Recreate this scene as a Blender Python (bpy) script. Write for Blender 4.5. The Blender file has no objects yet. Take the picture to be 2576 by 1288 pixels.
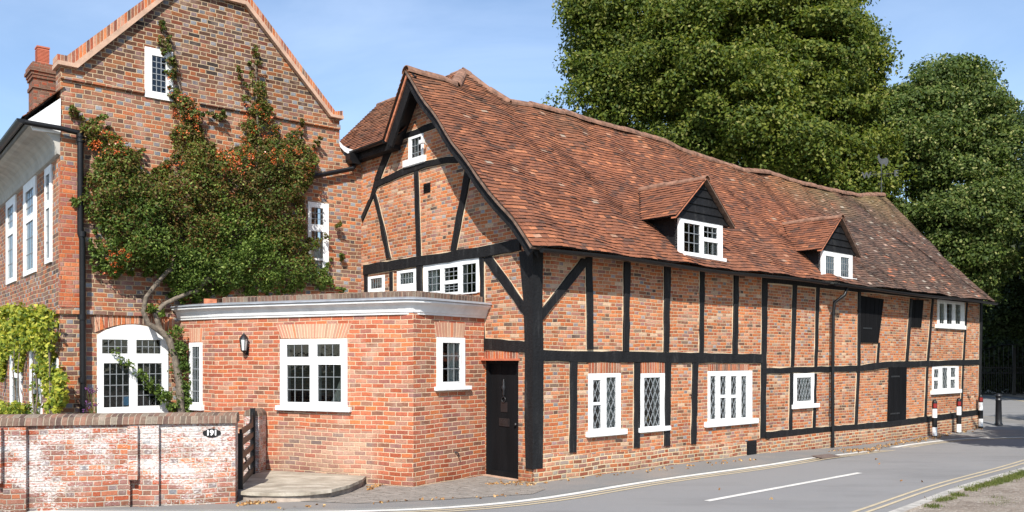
import bpy, bmesh, math, random
import numpy as np
from mathutils import Vector, Matrix
from mathutils.geometry import tessellate_polygon
R = math.radians
random.seed(7); rng = np.random.default_rng(7)
scene = bpy.context.scene
COL = scene.collection

# ------------------------------------------------------------------ camera, sky, sun, exposure
F, CX, HY, CH = 2200.0, 1288.0, 905.0, 2.1       # focal length, centre column, horizon row, eye height
cd = bpy.data.cameras.new('camera'); cam = bpy.data.objects.new('camera', cd); COL.objects.link(cam)
cam.location = (0, 0, CH); cam.rotation_euler = (R(90), 0, 0)
cd.sensor_width = 36; cd.lens = F / 2576 * 36; cd.shift_y = (HY - 644) / 2576
cd.clip_start = .1; cd.clip_end = 6000
scene.camera = cam
SUN_EL = R(42); SUN_H = Vector((.06, 1.0)).normalized()          # horizontal travel of the light
w = bpy.data.worlds.new('World'); scene.world = w; w.use_nodes = True
nt = w.node_tree; nt.nodes.clear()
wo = nt.nodes.new('ShaderNodeOutputWorld'); bg = nt.nodes.new('ShaderNodeBackground')
sky = nt.nodes.new('ShaderNodeTexSky'); sky.sky_type = 'NISHITA'; sky.sun_disc = False
sky.sun_elevation = SUN_EL; sky.sun_rotation = R(180) + math.atan2(SUN_H.x, SUN_H.y)
sky.air_density = 1.0; sky.dust_density = .4; sky.ozone_density = 2.6; sky.altitude = 50
tc = nt.nodes.new('ShaderNodeTexCoord'); mp = nt.nodes.new('ShaderNodeMapping')
mp.inputs['Scale'].default_value = (1.2, 1.2, 3.6); mp.inputs['Rotation'].default_value = (.35, .2, .5)
cn = nt.nodes.new('ShaderNodeTexNoise'); cn.inputs['Scale'].default_value = 2.0; cn.inputs['Detail'].default_value = 7
cn.inputs['Roughness'].default_value = .55; cn.inputs['Distortion'].default_value = .6
cr = nt.nodes.new('ShaderNodeMapRange'); cr.inputs['From Min'].default_value = .42; cr.inputs['From Max'].default_value = .85
cr.inputs['To Min'].default_value = .03; cr.inputs['To Max'].default_value = .22
mx = nt.nodes.new('ShaderNodeMixRGB'); mx.inputs['Color2'].default_value = (7.6, 8.6, 10.2, 1)
L = nt.links.new
L(tc.outputs['Generated'], mp.inputs['Vector']); L(mp.outputs[0], cn.inputs['Vector']); L(cn.outputs['Fac'], cr.inputs['Value'])
L(cr.outputs[0], mx.inputs['Fac']); L(sky.outputs[0], mx.inputs['Color1']); L(mx.outputs[0], bg.inputs['Color'])
bg.inputs['Strength'].default_value = .11; L(bg.outputs[0], wo.inputs[0])
sd = bpy.data.lights.new('sun', 'SUN'); sun = bpy.data.objects.new('sun', sd); COL.objects.link(sun)
sd.energy = 4.6; sd.angle = R(.53); sd.color = (1, .955, .88)
sun.rotation_euler = Vector((SUN_H.x, SUN_H.y, -math.tan(SUN_EL))).to_track_quat('-Z', 'Y').to_euler()
sun.location = (-5, -20, 30)
scene.view_settings.view_transform = 'Standard'; scene.view_settings.look = 'None'
scene.view_settings.exposure = .78; scene.view_settings.gamma = 1
scene.cycles.max_bounces = 6; scene.cycles.transparent_max_bounces = 12

# ------------------------------------------------------------------ planes of the buildings
def g(x, y):                                       # the street dips a little along the far half of the house
    return -.11 * max(0, min(1, (y - 18.5) / 3)) * max(0, min(1, (29.5 - y) / 3)) if x > 2 else 0.0
def ground(px, py):                                # point of the ground seen at a pixel of the photo
    z = 0.0
    for _ in range(4):
        y = (CH - z) * F / (py - HY); x = (px - CX) / F * y; z = g(x, y)
    return Vector((x, y, z))
class Plane:                                       # vertical plane: u metres to the right, z up, off metres towards the street
    def __init__(s, o, d):
        s.o = Vector((o[0], o[1])); s.d = Vector((d[0], d[1])).normalized(); s.n = Vector((s.d.y, -s.d.x))
    def shift(s, off): return Plane(s.o + s.n * off, s.d)
    def uz(s, px, py):
        r = (px - CX) / F
        u = (r * s.o.y - s.o.x) / (s.d.x - r * s.d.y); Y = s.o.y + u * s.d.y
        return u, CH + (HY - py) / F * Y
    def P(s, u, z, off=0.0):
        p = s.o + s.d * u + s.n * off
        return Vector((p.x, p.y, z))
    def rect(s, x0, y0, x1, y1):                   # pixel box -> (u0, u1, zbottom, ztop)
        xm = (x0 + x1) / 2
        return s.uz(x0, y0)[0], s.uz(x1, y0)[0], s.uz(xm, y1)[1], s.uz(xm, y0)[1]
P0 = (.35, 14.70)
A = Plane(P0, (2412, 2200))                        # long street front, u = 0 at the near corner
B = Plane(P0, (1888, -2200))                       # gable end, u < 0 to the left of the corner
uR = B.uz(909, 500)[0]; cR = B.P(uR, 0)
C = Plane((cR.x, cR.y), (2712, 2200))              # flank of the tall brick house, u < 0 to the left
uL = C.uz(152, 500)[0]; cL = C.P(uL, 0)
D = Plane((cL.x, cL.y), (1708, -2200))             # street front of the tall brick house, u < 0 going away
E3 = B.P(B.uz(1220, 900)[0], 0); E2 = Vector((-1.6, 14.2, 0)); E1 = Vector((-5.39, 15.85, 0)); E0 = C.P(C.uz(452, 900)[0], 0)
X1 = Plane((E1.x, E1.y), (E2.x - E1.x, E2.y - E1.y)); X2 = Plane((E2.x, E2.y), (E3.x - E2.x, E3.y - E2.y)); X0 = Plane((E0.x, E0.y), (E1.x - E0.x, E1.y - E0.y))

# ------------------------------------------------------------------ object helpers
ABS = {}
def tag(o, label=None, cat=None, group=None, kind=None):
    if label: o['label'] = label
    if cat: o['category'] = cat
    if group: o['group'] = group
    if kind: o['kind'] = kind
    return o
def thing(name, label, cat, loc, group=None):
    o = bpy.data.objects.new(name, None); COL.objects.link(o); o.location = loc; o.empty_display_size = .3
    ABS[o] = Vector(loc); return tag(o, label, cat, group)
def link_mesh(name, me, origin, parent):
    o = bpy.data.objects.new(name, me); COL.objects.link(o); ABS[o] = Vector(origin)
    if parent: o.parent = parent; o.location = Vector(origin) - ABS[parent]
    else: o.location = origin
    return o
def box_uv(me, co):
    if not me.uv_layers: me.uv_layers.new(name='UVMap')
    uv = me.uv_layers.active.data
    for p in me.polygons:
        n = p.normal
        if abs(n.z) > .75: t, b = Vector((1, 0, 0)), Vector((0, 1, 0))
        else: t = Vector((-n.y, n.x, 0)).normalized(); b = Vector((0, 0, 1))
        for li in p.loop_indices:
            c = co[me.loops[li].vertex_index]
            uv[li].uv = (c.dot(t), c.dot(b))
class MB:
    def __init__(s): s.v = []; s.f = []; s.m = []; s.sm = []
    def add(s, vs, fs, mat=0, smooth=False):
        n = len(s.v); s.v += [Vector(v) for v in vs]
        for f in fs: s.f.append(tuple(i + n for i in f)); s.m.append(mat); s.sm.append(smooth)
    def box(s, c, sx, sy, sz, rot=0, mat=0):       # c = centre of the bottom
        q = Matrix.Rotation(rot, 3, 'Z'); vs = []
        for z in (0, sz):
            for x, y in ((-1, -1), (1, -1), (1, 1), (-1, 1)): vs.append(Vector(c) + q @ Vector((x * sx / 2, y * sy / 2, 0)) + Vector((0, 0, z)))
        s.add(vs, [(3, 2, 1, 0), (4, 5, 6, 7), (0, 1, 5, 4), (1, 2, 6, 5), (2, 3, 7, 6), (3, 0, 4, 7)], mat)
    def slab(s, pl, u0, u1, z0, z1, o0, o1, mat=0):
        s.prism(pl, [(u0, z0), (u1, z0), (u1, z1), (u0, z1)], o0, o1, mat)
    def prism(s, pl, pts, o0, o1, mat=0):
        n = len(pts); vs = [pl.P(u, z, o1) for u, z in pts] + [pl.P(u, z, o0) for u, z in pts]
        s.add(vs, [tuple(range(n)), tuple(range(2 * n - 1, n - 1, -1))] + [(i, i + n, (i + 1) % n + n, (i + 1) % n) for i in range(n)], mat)
    def wall(s, pl, outer, holes=(), o1=0.0, th=.25, mat=0):
        loops = [list(outer)] + [list(h) for h in holes]
        flat = [p for l in loops for p in l]; n = len(flat)
        tr = tessellate_polygon([[Vector((p[0], p[1], 0)) for p in l] for l in loops])
        vs = [pl.P(u, z, o1) for u, z in flat] + [pl.P(u, z, o1 - th) for u, z in flat]
        fs = [tuple(t) for t in tr] + [tuple(i + n for i in reversed(t)) for t in tr]
        k = 0
        for l in loops:
            m = len(l)
            for i in range(m): a, b = k + i, k + (i + 1) % m; fs.append((a, a + n, b + n, b))
            k += m
        s.add(vs, fs, mat)
    def tube(s, pts, r, n=8, mat=0, caps=True):
        pts = [Vector(p) for p in pts]; rs = r if isinstance(r, (list, tuple)) else [r] * len(pts); vs = []; fs = []
        up = Vector((0, 0, 1)); prev = None
        for i, p in enumerate(pts):
            t = (pts[min(i + 1, len(pts) - 1)] - pts[max(i - 1, 0)]).normalized()
            a = t.cross(up)
            if a.length < .2: a = t.cross(Vector((0, 1, 0))) if prev is None else prev - t * prev.dot(t)
            a.normalize()
            if prev is not None and a.dot(prev) < 0: a = -a
            prev = a; b = t.cross(a)
            for k in range(n): th = 2 * math.pi * k / n; vs.append(p + (a * math.cos(th) + b * math.sin(th)) * rs[i])
        for i in range(len(pts) - 1):
            for k in range(n): fs.append((i * n + k, i * n + (k + 1) % n, (i + 1) * n + (k + 1) % n, (i + 1) * n + k))
        s.add(vs, fs, mat, True)
        if caps:
            m = len(pts) - 1
            s.add([vs[k] for k in range(n)], [tuple(range(n))], mat); s.add([vs[m * n + k] for k in range(n)], [tuple(range(n - 1, -1, -1))], mat)
    def lathe(s, c, prof, n=16, mat=0):
        vs = []; fs = []; c = Vector(c)
        for r, z in prof:
            for k in range(n): th = 2 * math.pi * k / n; vs.append(c + Vector((r * math.cos(th), r * math.sin(th), z)))
        for i in range(len(prof) - 1):
            for k in range(n): fs.append((i * n + k, i * n + (k + 1) % n, (i + 1) * n + (k + 1) % n, (i + 1) * n + k))
        s.add(vs, fs, mat, True); m = (len(prof) - 1) * n
        s.add(vs[m:m + n], [tuple(range(n))], mat); s.add(vs[:n], [tuple(range(n - 1, -1, -1))], mat)
    def sweep(s, path, prof, mat=0, closed_prof=True):  # path: 2-D points left->right, prof: (off towards street, z)
        path = [Vector((p[0], p[1])) for p in path]; nn = len(prof); vs = []; fs = []
        for i, p in enumerate(path):
            ds = []
            if i > 0: ds.append((p - path[i - 1]).normalized())
            if i < len(path) - 1: ds.append((path[i + 1] - p).normalized())
            ns = [Vector((d.y, -d.x)) for d in ds]
            nrm = sum(ns, Vector((0, 0))).normalized(); k = 1 / max(.3, nrm.dot(ns[0]))
            for o, z in prof: q = p + nrm * o * k; vs.append(Vector((q.x, q.y, z)))
        for i in range(len(path) - 1):
            for j in range(nn if closed_prof else nn - 1): a, b = i * nn + j, i * nn + (j + 1) % nn; fs.append((a, b, b + nn, a + nn))
        if closed_prof: fs += [tuple(range(nn - 1, -1, -1)), tuple((len(path) - 1) * nn + j for j in range(nn))]
        s.add(vs, fs, mat)
    def build(s, name, mats, parent=None, uv=True, recalc=True, uvfn=None):
        mats = mats if isinstance(mats, (list, tuple)) else [mats]
        xs = [v.x for v in s.v]; ys = [v.y for v in s.v]; zs = [v.z for v in s.v]
        org = Vector(((min(xs) + max(xs)) / 2, (min(ys) + max(ys)) / 2, min(zs)))
        me = bpy.data.meshes.new(name); me.from_pydata([tuple(v - org) for v in s.v], [], s.f)
        me.polygons.foreach_set('material_index', s.m); me.polygons.foreach_set('use_smooth', s.sm)
        for m in mats: me.materials.append(m)
        if recalc:
            bm = bmesh.new(); bm.from_mesh(me); bmesh.ops.recalc_face_normals(bm, faces=bm.faces); bm.to_mesh(me); bm.free()
        me.update()
        if uv:
            if uvfn:
                me.uv_layers.new(name='UVMap'); d = me.uv_layers.active.data
                for lp in me.loops: d[lp.index].uv = uvfn(s.v[lp.vertex_index])
            else: box_uv(me, s.v)
        return link_mesh(name, me, org, parent)
def np_mesh(name, verts, k, mats, parent, matidx=None, origin=None):   # every k verts in a row make one face
    n = len(verts) // k
    org = Vector(origin) if origin is not None else Vector((float(verts[:, 0].mean()), float(verts[:, 1].mean()), float(verts[:, 2].min())))
    me = bpy.data.meshes.new(name); me.vertices.add(n * k); me.vertices.foreach_set('co', (verts - np.array(org)).astype(np.float32).ravel())
    me.loops.add(n * k); me.loops.foreach_set('vertex_index', np.arange(n * k, dtype=np.int32))
    me.polygons.add(n); me.polygons.foreach_set('loop_start', np.arange(0, n * k, k, dtype=np.int32))
    if matidx is not None: me.polygons.foreach_set('material_index', matidx.astype(np.int32))
    for m in mats: me.materials.append(m)
    me.update(calc_edges=True); me.validate()
    return link_mesh(name, me, org, parent)

# ------------------------------------------------------------------ materials
class NT:
    def __init__(s, name):
        s.m = bpy.data.materials.new(name); s.m.use_nodes = True; s.t = s.m.node_tree; s.t.nodes.clear()
        s.out = s.n('ShaderNodeOutputMaterial'); s.p = s.n('ShaderNodeBsdfPrincipled'); s.l(s.p.outputs[0], s.out.inputs[0])
    def n(s, t, **k):
        x = s.t.nodes.new(t)
        for a, b in k.items(): setattr(x, a, b)
        return x
    def l(s, a, b): s.t.links.new(a, b)
    def put(s, inp, v):
        if hasattr(v, 'is_output'): s.l(v, inp)
        else: inp.default_value = v
    def math(s, op, a, b=0.0, c=0.0, clamp=False):
        x = s.n('ShaderNodeMath', operation=op, use_clamp=clamp); s.put(x.inputs[0], a); s.put(x.inputs[1], b); s.put(x.inputs[2], c); return x.outputs[0]
    def ramp(s, fac, stops, interp='LINEAR'):
        x = s.n('ShaderNodeValToRGB'); cr = x.color_ramp; cr.interpolation = interp
        while len(cr.elements) < len(stops): cr.elements.new(.5)
        for e, (p, c) in zip(cr.elements, stops): e.position = p; e.color = (c[0], c[1], c[2], 1)
        s.l(fac, x.inputs[0]); return x.outputs[0]
    def mix(s, f, a, b, mode='MIX'):
        x = s.n('ShaderNodeMixRGB', blend_type=mode); s.put(x.inputs[0], f)
        for i, v in ((1, a), (2, b)): s.put(x.inputs[i], v if hasattr(v, 'is_output') else (v[0], v[1], v[2], 1))
        return x.outputs[0]
    def noise(s, scale, detail=4, vec=None, rough=.55, stretch=None):
        x = s.n('ShaderNodeTexNoise'); x.inputs['Scale'].default_value = scale; x.inputs['Detail'].default_value = detail; x.inputs['Roughness'].default_value = rough
        if vec is None: vec = s.pos()
        if stretch:
            mp = s.n('ShaderNodeMapping'); mp.inputs['Scale'].default_value = stretch; s.l(vec, mp.inputs[0]); vec = mp.outputs[0]
        s.l(vec, x.inputs['Vector']); return x.outputs['Fac']
    def pos(s):
        if not hasattr(s, '_g'): s._g = s.n('ShaderNodeNewGeometry')
        return s._g.outputs['Position']
    def isl(s): s.pos(); return s._g.outputs['Random Per Island']
    def bump(s, h, strength=.5, dist=.01):
        b = s.n('ShaderNodeBump'); b.inputs['Strength'].default_value = strength; b.inputs['Distance'].default_value = dist
        s.l(h, b.inputs['Height']); s.l(b.outputs[0], s.p.inputs['Normal'])
    def range(s, v, a, b, c=0.0, d=1.0, smooth=False):
        x = s.n('ShaderNodeMapRange'); x.interpolation_type = 'SMOOTHSTEP' if smooth else 'LINEAR'
        s.put(x.inputs[0], v); s.put(x.inputs[1], a); s.put(x.inputs[2], b); s.put(x.inputs[3], c); s.put(x.inputs[4], d); return x.outputs[0]
def plain(name, col, rough=.6, var=.15, scale=8, bump=0.0, bscale=60, spec=.5, metal=0, stretch=None):
    t = NT(name); n = t.noise(scale, 5, stretch=stretch)
    lo = [c * (1 - var) for c in col]; hi = [min(1, c * (1 + var)) for c in col]
    t.l(t.ramp(n, [(.3, lo), (.7, hi)]), t.p.inputs['Base Color']); t.p.inputs['Roughness'].default_value = rough
    t.p.inputs['Specular IOR Level'].default_value = spec; t.p.inputs['Metallic'].default_value = metal
    if bump: t.bump(t.noise(bscale, 3, stretch=stretch), bump, .01)
    return t.m

def brick(name, stretchers, headers, mortar, bh=.075, flemish=True, joint=.013, white=0.0, grime=.35, soldier=False, single=False, old=False, ext=False, whitecol=(.58, .56, .54), patch=None):
    t = NT(name); uv = t.n('ShaderNodeUVMap').outputs[0]
    sp = t.n('ShaderNodeSeparateXYZ')
    # slightly wavy courses and uneven brick edges
    nz = t.n('ShaderNodeTexNoise'); nz.inputs['Scale'].default_value = 1.3; nz.inputs['Detail'].default_value = 1; t.l(uv, nz.inputs['Vector'])
    nz2 = t.n('ShaderNodeTexNoise'); nz2.inputs['Scale'].default_value = 14; nz2.inputs['Detail'].default_value = 2; t.l(uv, nz2.inputs['Vector'])
    d1 = t.n('ShaderNodeVectorMath', operation='MULTIPLY_ADD'); t.l(nz.outputs['Color'], d1.inputs[0]); d1.inputs[1].default_value = (.05, .05, 0); t.l(uv, d1.inputs[2])
    d2 = t.n('ShaderNodeVectorMath', operation='MULTIPLY_ADD'); t.l(nz2.outputs['Color'], d2.inputs[0]); d2.inputs[1].default_value = (.012, .010, 0); t.l(d1.outputs[0], d2.inputs[2])
    t.l(d2.outputs[0], sp.inputs[0]); U, V = sp.outputs[0], sp.outputs[1]
    if soldier: U, V = V, U
    rowf = t.math('DIVIDE', V, bh); row = t.math('FLOOR', rowf); fv = t.math('MULTIPLY', t.math('FRACT', rowf), bh)
    wr = t.n('ShaderNodeTexWhiteNoise', noise_dimensions='1D'); t.l(row, wr.inputs['W'])
    per = .3375 if flemish else .225
    sh = t.math('ADD', t.math('MULTIPLY', t.math('MODULO', row, 2.0), .5), t.math('MULTIPLY', wr.outputs['Value'], .16))
    uu = t.math('ADD', t.math('DIVIDE', U, per), sh)
    if single: uu = t.math('MULTIPLY', uu, 0.0)
    k = t.math('FLOOR', uu); f = t.math('SUBTRACT', uu, k)
    if flemish:
        isH = t.math('GREATER_THAN', f, .6667)
        f0 = t.math('MULTIPLY', t.math('SUBTRACT', f, t.math('MULTIPLY', isH, .6667)), per)
        ln = t.math('SUBTRACT', .225, t.math('MULTIPLY', isH, .1125))
    else: isH = t.math('MULTIPLY', f, 0.0); f0 = t.math('MULTIPLY', f, per); ln = .225
    dx = t.math('MINIMUM', f0, t.math('SUBTRACT', ln, f0)); dy = t.math('MINIMUM', fv, t.math('SUBTRACT', bh, fv))
    d = dy if single else t.math('MINIMUM', dx, dy)
    mask = t.range(d, joint / 2 - .003, joint / 2 + .003)
    cb = t.n('ShaderNodeCombineXYZ'); t.l(k, cb.inputs[0]); t.l(row, cb.inputs[1]); t.l(isH, cb.inputs[2])
    wn = t.n('ShaderNodeTexWhiteNoise', noise_dimensions='3D'); t.l(cb.outputs[0], wn.inputs['Vector'])
    ws = t.n('ShaderNodeSeparateColor'); t.l(wn.outputs['Color'], ws.inputs[0])
    def stops(cs): m = len(cs); return [((i + .5) / m, c) for i, c in enumerate(cs)]
    cs = t.ramp(ws.outputs[0], stops(stretchers)); chh = t.ramp(ws.outputs[1], stops(headers))
    col = t.mix(isH, cs, chh)
    if old or ext: ps = t.n('ShaderNodeSeparateXYZ'); t.l(t.pos(), ps.inputs[0])
    if old:                                       # the weathered top of the gable is browner, the middle newer and orange
        up = t.range(t.math('ADD', ps.outputs[2], t.math('MULTIPLY', t.noise(.7, 3), 2.0)), 7.3, 8.7)
        col = t.mix(t.math('MULTIPLY', up, .85), col, t.mix(isH, t.mix(1, col, (.46, .55, .58), 'MULTIPLY'), t.mix(1, col, (.85, .85, .83), 'MULTIPLY')))
        md = t.math('MULTIPLY', t.range(ps.outputs[2], 4.2, 5.4), t.range(ps.outputs[2], 7.6, 6.6))
        col = t.mix(.28, col, t.mix(1, col, (.72, .80, .86), 'MULTIPLY'))
        col = t.mix(t.math('MULTIPLY', md, .3), col, t.mix(isH, (.56, .23, .11), col))
    if ext:                                       # paler pink repair under the wide window
        px = t.math('MULTIPLY', t.math('MULTIPLY', t.range(ps.outputs[0], -4.15, -4.0), t.range(ps.outputs[0], -2.15, -2.35)), t.math('MULTIPLY', t.range(ps.outputs[2], .93, .9), t.range(ps.outputs[1], 15.7, 15.6)))
        pale = t.ramp(ws.outputs[2], stops([(.42, .22, .16), (.28, .17, .14), (.40, .26, .19), (.40, .16, .11), (.17, .14, .13), (.46, .30, .22)]))
        col = t.mix(t.math('MULTIPLY', px, .85), col, pale)
    fine = t.noise(38, 4); mid = t.noise(3.2, 5); big = t.noise(.8, 4)
    col = t.mix(1.0, col, t.ramp(fine, [(.25, (.72, .72, .72)), (.75, (1.22, 1.2, 1.18))]), 'MULTIPLY')
    col = t.mix(t.range(mid, .52, .75, 0, .35), col, (.55, .42, .36))           # pale lime bloom
    col = t.mix(t.range(t.noise(.55, 5), .4, .62), t.mix(1, col, (.84, .80, .80), 'MULTIPLY'), t.mix(1, col, (1.06, 1.05, 1.02), 'MULTIPLY'))   # newer and older areas
    col = t.mix(t.range(t.noise(9, 6, rough=.7), .62, .72, 0, .5), col, (.13, .09, .07))                                        # soot spots
    mor = t.mix(t.range(t.noise(22, 3), .3, .7), [c * .82 for c in mortar], [min(1, c * 1.12) for c in mortar])
    col = t.mix(mask, mor, col)
    zz = t.n('ShaderNodeSeparateXYZ'); t.l(t.pos(), zz.inputs[0])                  # damp, dirty foot of the wall
    dmp = t.math('MULTIPLY', t.range(t.math('ADD', zz.outputs[2], t.math('MULTIPLY', t.noise(1.7, 4), .9)), .85, .40), .45)
    col = t.mix(dmp, col, t.mix(1, col, (.42, .40, .36), 'MULTIPLY'))
    col = t.mix(t.range(big, .45, .72, 0, grime), col, t.mix(1, col, (.45, .40, .37), 'MULTIPLY'))
    if white > 0:
        ps = t.n('ShaderNodeSeparateXYZ'); t.l(t.pos(), ps.inputs[0])
        band = t.math('MULTIPLY', t.range(ps.outputs[2], .15, .55), t.range(ps.outputs[2], 1.32, 1.0))
        wv = t.math('ADD', t.noise(1.6, 3, stretch=(1, 1, 1.6)), t.math('MULTIPLY', band, .12))
        wf = t.math('ADD', t.math('MULTIPLY', t.noise(26, 6, rough=.75, stretch=(1, 1, 2.0)), .75), t.math('MULTIPLY', wv, .55))
        col = t.mix(t.range(wf, .76 - white * .12, .88 - white * .12, 0, .85), col, whitecol)
    t.l(col, t.p.inputs['Base Color']); t.p.inputs['Roughness'].default_value = .9; t.p.inputs['Specular IOR Level'].default_value = .25
    h = t.math('ADD', t.math('MULTIPLY', mask, .8), t.math('MULTIPLY', t.noise(55, 4), .45))
    t.bump(h, .75, .012)
    return t.m
OR = (.485, .150, .053); BL2 = (.27, .285, .32); OR2 = (.56, .21, .088); RD = (.33, .085, .042); PK = (.48, .245, .16); BR = (.22, .10, .065); DK = (.085, .058, .05); BL = (.17, .18, .205); PU = (.26, .13, .115); GR = (.33, .29, .25)
M = {}
M['brick_timber'] = brick('brick_timber', [OR, OR2, PK, OR, RD, OR2, BR, OR, PU, OR, DK, (.56, .38, .26)], [OR, BR, OR2, BL2, RD, PK, BL, OR, DK, OR2], (.52, .39, .25), bh=.066, joint=.012, grime=.25)
M['brick_plinth'] = brick('brick_plinth', [PK, OR, GR, PU, OR2, RD, BR], [PK, OR, GR, BR, RD, GR], (.60, .47, .30), bh=.076, joint=.019, grime=.3)
M['brick_old'] = brick('brick_old', [BR, OR, RD, (.24, .12, .075), OR2, DK, BR, PU, RD, (.17, .10, .07), OR, DK], [BL2, DK, BR, BL, PU, BL2, BR, DK, OR, BL], (.44, .33, .21), bh=.081, joint=.014, grime=.35, old=True)
M['brick_quoin'] = brick('brick_quoin', [RD, OR, RD, PU], [RD, OR, RD], (.40, .27, .17), bh=.075, joint=.009, grime=.35)
M['brick_ext'] = brick('brick_ext', [RD, (.47, .14, .07), (.40, .12, .07), OR, (.45, .17, .10), RD, PU, PK, BR], [RD, PU, OR, RD, BR], (.58, .43, .29), bh=.0755, flemish=False, joint=.013, grime=.12, ext=True)
M['brick_garden'] = brick('brick_garden', [RD, (.34, .13, .08), BR, PU, OR, PU, (.26, .16, .13)], [RD, BR, BL, OR, PU], (.42, .36, .29), bh=.073, joint=.013, white=.80, grime=.5)
M['soldier'] = brick('soldier', [PK, OR2, RD, PK, (.44, .26, .18)], [PK, OR2, RD], (.62, .50, .34), bh=.075, joint=.013, grime=.1, soldier=True, single=True)
M['soldier_red'] = brick('soldier_red', [OR, RD, DK, OR2, RD, BR, PK], [OR], (.58, .45, .32), bh=.075, joint=.011, grime=.1, soldier=True, single=True)
M['coping_brick'] = brick('coping_brick', [(.17, .12, .09), DK, (.20, .12, .09), (.12, .095, .075), (.24, .13, .09), (.22, .19, .15)], [BR], (.30, .25, .19), bh=.078, joint=.012, grime=.5, soldier=True, single=True)

def tile_mat(name, aged=0.0, far=True):
    t = NT(name); i = t.isl(); ps = t.n('ShaderNodeSeparateXYZ'); t.l(t.pos(), ps.inputs[0])
    base = t.ramp(i, [(0, (.085, .045, .032)), (.10, (.13, .054, .034)), (.30, (.172, .066, .036)), (.55, (.215, .079, .041)), (.75, (.190, .073, .039)), (.92, (.262, .096, .047)), (.99, (.35, .135, .065)), (1, (.28, .22, .17))])
    old = t.ramp(i, [(0, (.055, .040, .034)), (.3, (.085, .055, .044)), (.6, (.12, .068, .05)), (.93, (.135, .085, .062)), (.95, (.36, .13, .07)), (.97, (.30, .27, .23)), (1, (.14, .09, .06))])
    n1 = t.noise(.55, 4); n2 = t.noise(1.7, 4); n3 = t.noise(30, 4)
    fx = t.math('ADD', t.range(t.math('ADD', ps.outputs[0], t.math('MULTIPLY', ps.outputs[2], -.35)), 5.6, 8.6, -.05 + aged, .95 + aged), t.range(n1, .38, .70, -.22, .40))
    col = t.mix(t.range(fx, .1, .75, 0, 1), base, old)
    col = t.mix(t.range(n2, .52, .70, 0, .7), col, t.mix(1, col, (.50, .46, .44), 'MULTIPLY'))
    col = t.mix(t.range(t.noise(.8, 4, stretch=(1, 1, .4)), .5, .66, 0, .6), col, t.mix(1, col, (1.35, 1.28, 1.2), 'MULTIPLY'))
    col = t.mix(t.range(t.noise(5, 6, rough=.7), .66, .74, 0, .6), col, (.10, .085, .035))          # moss
    # yellow-brown lichen near the ridge of the far end
    lz = t.math('MULTIPLY', t.range(ps.outputs[2], 6.2, 7.7), t.range(n1, .35, .6))
    col = t.mix(t.math('MULTIPLY', lz, t.range(ps.outputs[0], 5, 10, .1, .6)), col, (.24, .17, .06))
    col = t.mix(t.range(t.noise(75, 3), .66, .74, 0, .5), col, (.50, .46, .38))
    col = t.mix(1, col, t.ramp(n3, [(.3, (.78, .78, .78)), (.7, (1.2, 1.18, 1.15))]), 'MULTIPLY')
    t.l(col, t.p.inputs['Base Color']); t.p.inputs['Roughness'].default_value = .85; t.p.inputs['Specular IOR Level'].default_value = .3
    t.bump(t.noise(60, 4), .4, .006)
    return t.m
M['tile'] = tile_mat('clay_tile'); M['tile_brown'] = tile_mat('clay_tile_brown', .15)
M['tile_edge'] = plain('shade_tile_edge', (.045, .030, .024), .95, .4, 20)  # dark brown paints in the shadow lines below the tile courses
M['ridge'] = plain('ridge_tile', (.20, .105, .068), .9, .5, 7, .5, 30)
M['verge'] = plain('weathered_verge_tile', (.15, .095, .068), .95, .5, 9, .5, 30)
M['ridge_edge'] = plain('verge_tile', (.40, .14, .07), .9, .4, 12, .4, 40)
t = NT('black_timber'); n = t.noise(7, 8, rough=.65, stretch=(1, 1, .18)); t.l(t.ramp(n, [(.3, (.006, .006, .007)), (.58, (.012, .012, .013)), (.70, (.030, .030, .030)), (.82, (.060, .058, .054))]), t.p.inputs['Base Color'])
t.p.inputs['Roughness'].default_value = .6; t.p.inputs['Specular IOR Level'].default_value = .22; t.bump(t.noise(22, 6), .8, .02); M['timber'] = t.m
M['black'] = plain('black_paint', (.008, .008, .009), .4, .25, 6, .15, 30, spec=.3)
M['door'] = plain('door_paint', (.007, .007, .008), .75, .3, 4, .2, 30, stretch=(1, 1, .15), spec=.08)
M['iron'] = plain('cast_iron', (.012, .012, .014), .4, .2, 8)
M['white'] = plain('white_paint', (.74, .74, .73), .5, .10, 7, .1, 50)
M['white_old'] = plain('old_white_paint', (.66, .66, .65), .55, .14, 4, .2, 30)
M['cove'] = plain('cove_shade_grey', (.38, .36, .32), .7, .22, 3, .2, 20)  # white cove greyed: shade under the eaves is put into the colour
M['lead'] = plain('lead_sheet', (.30, .32, .35), .45, .2, 6, .3, 20, metal=.3)
M['came'] = plain('lead_came', (.22, .235, .245), .5, .15, 20)
M['curtain'] = plain('curtain_cloth', (.72, .70, .64), .9, .1, 5)
M['blind'] = plain('curtain_cream', (.58, .56, .47), .9, .1, 5)
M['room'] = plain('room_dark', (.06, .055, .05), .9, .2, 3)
M['stone'] = plain('pale_stone', (.44, .285, .20), .85, .2, 6, .3, 25)
M['mortar'] = plain('lime_mortar', (.60, .47, .32), .95, .15, 20)
M['terracotta'] = plain('terracotta', (.43, .12, .06), .7, .15, 8)
t = NT('window_glass'); t.t.nodes.remove(t.p)
tr = t.n('ShaderNodeBsdfTransparent'); tr.inputs[0].default_value = (.80, .84, .82, 1); gl = t.n('ShaderNodeBsdfGlossy'); gl.inputs['Roughness'].default_value = .03; gl.inputs['Color'].default_value = (.9, .95, 1, 1)
fr = t.n('ShaderNodeFresnel'); fr.inputs[0].default_value = 1.5
bp = t.n('ShaderNodeBump'); bp.inputs['Strength'].default_value = .25; bp.inputs['Distance'].default_value = .01; t.l(t.noise(6, 2), bp.inputs['Height']); t.l(bp.outputs[0], gl.inputs['Normal'])
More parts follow.
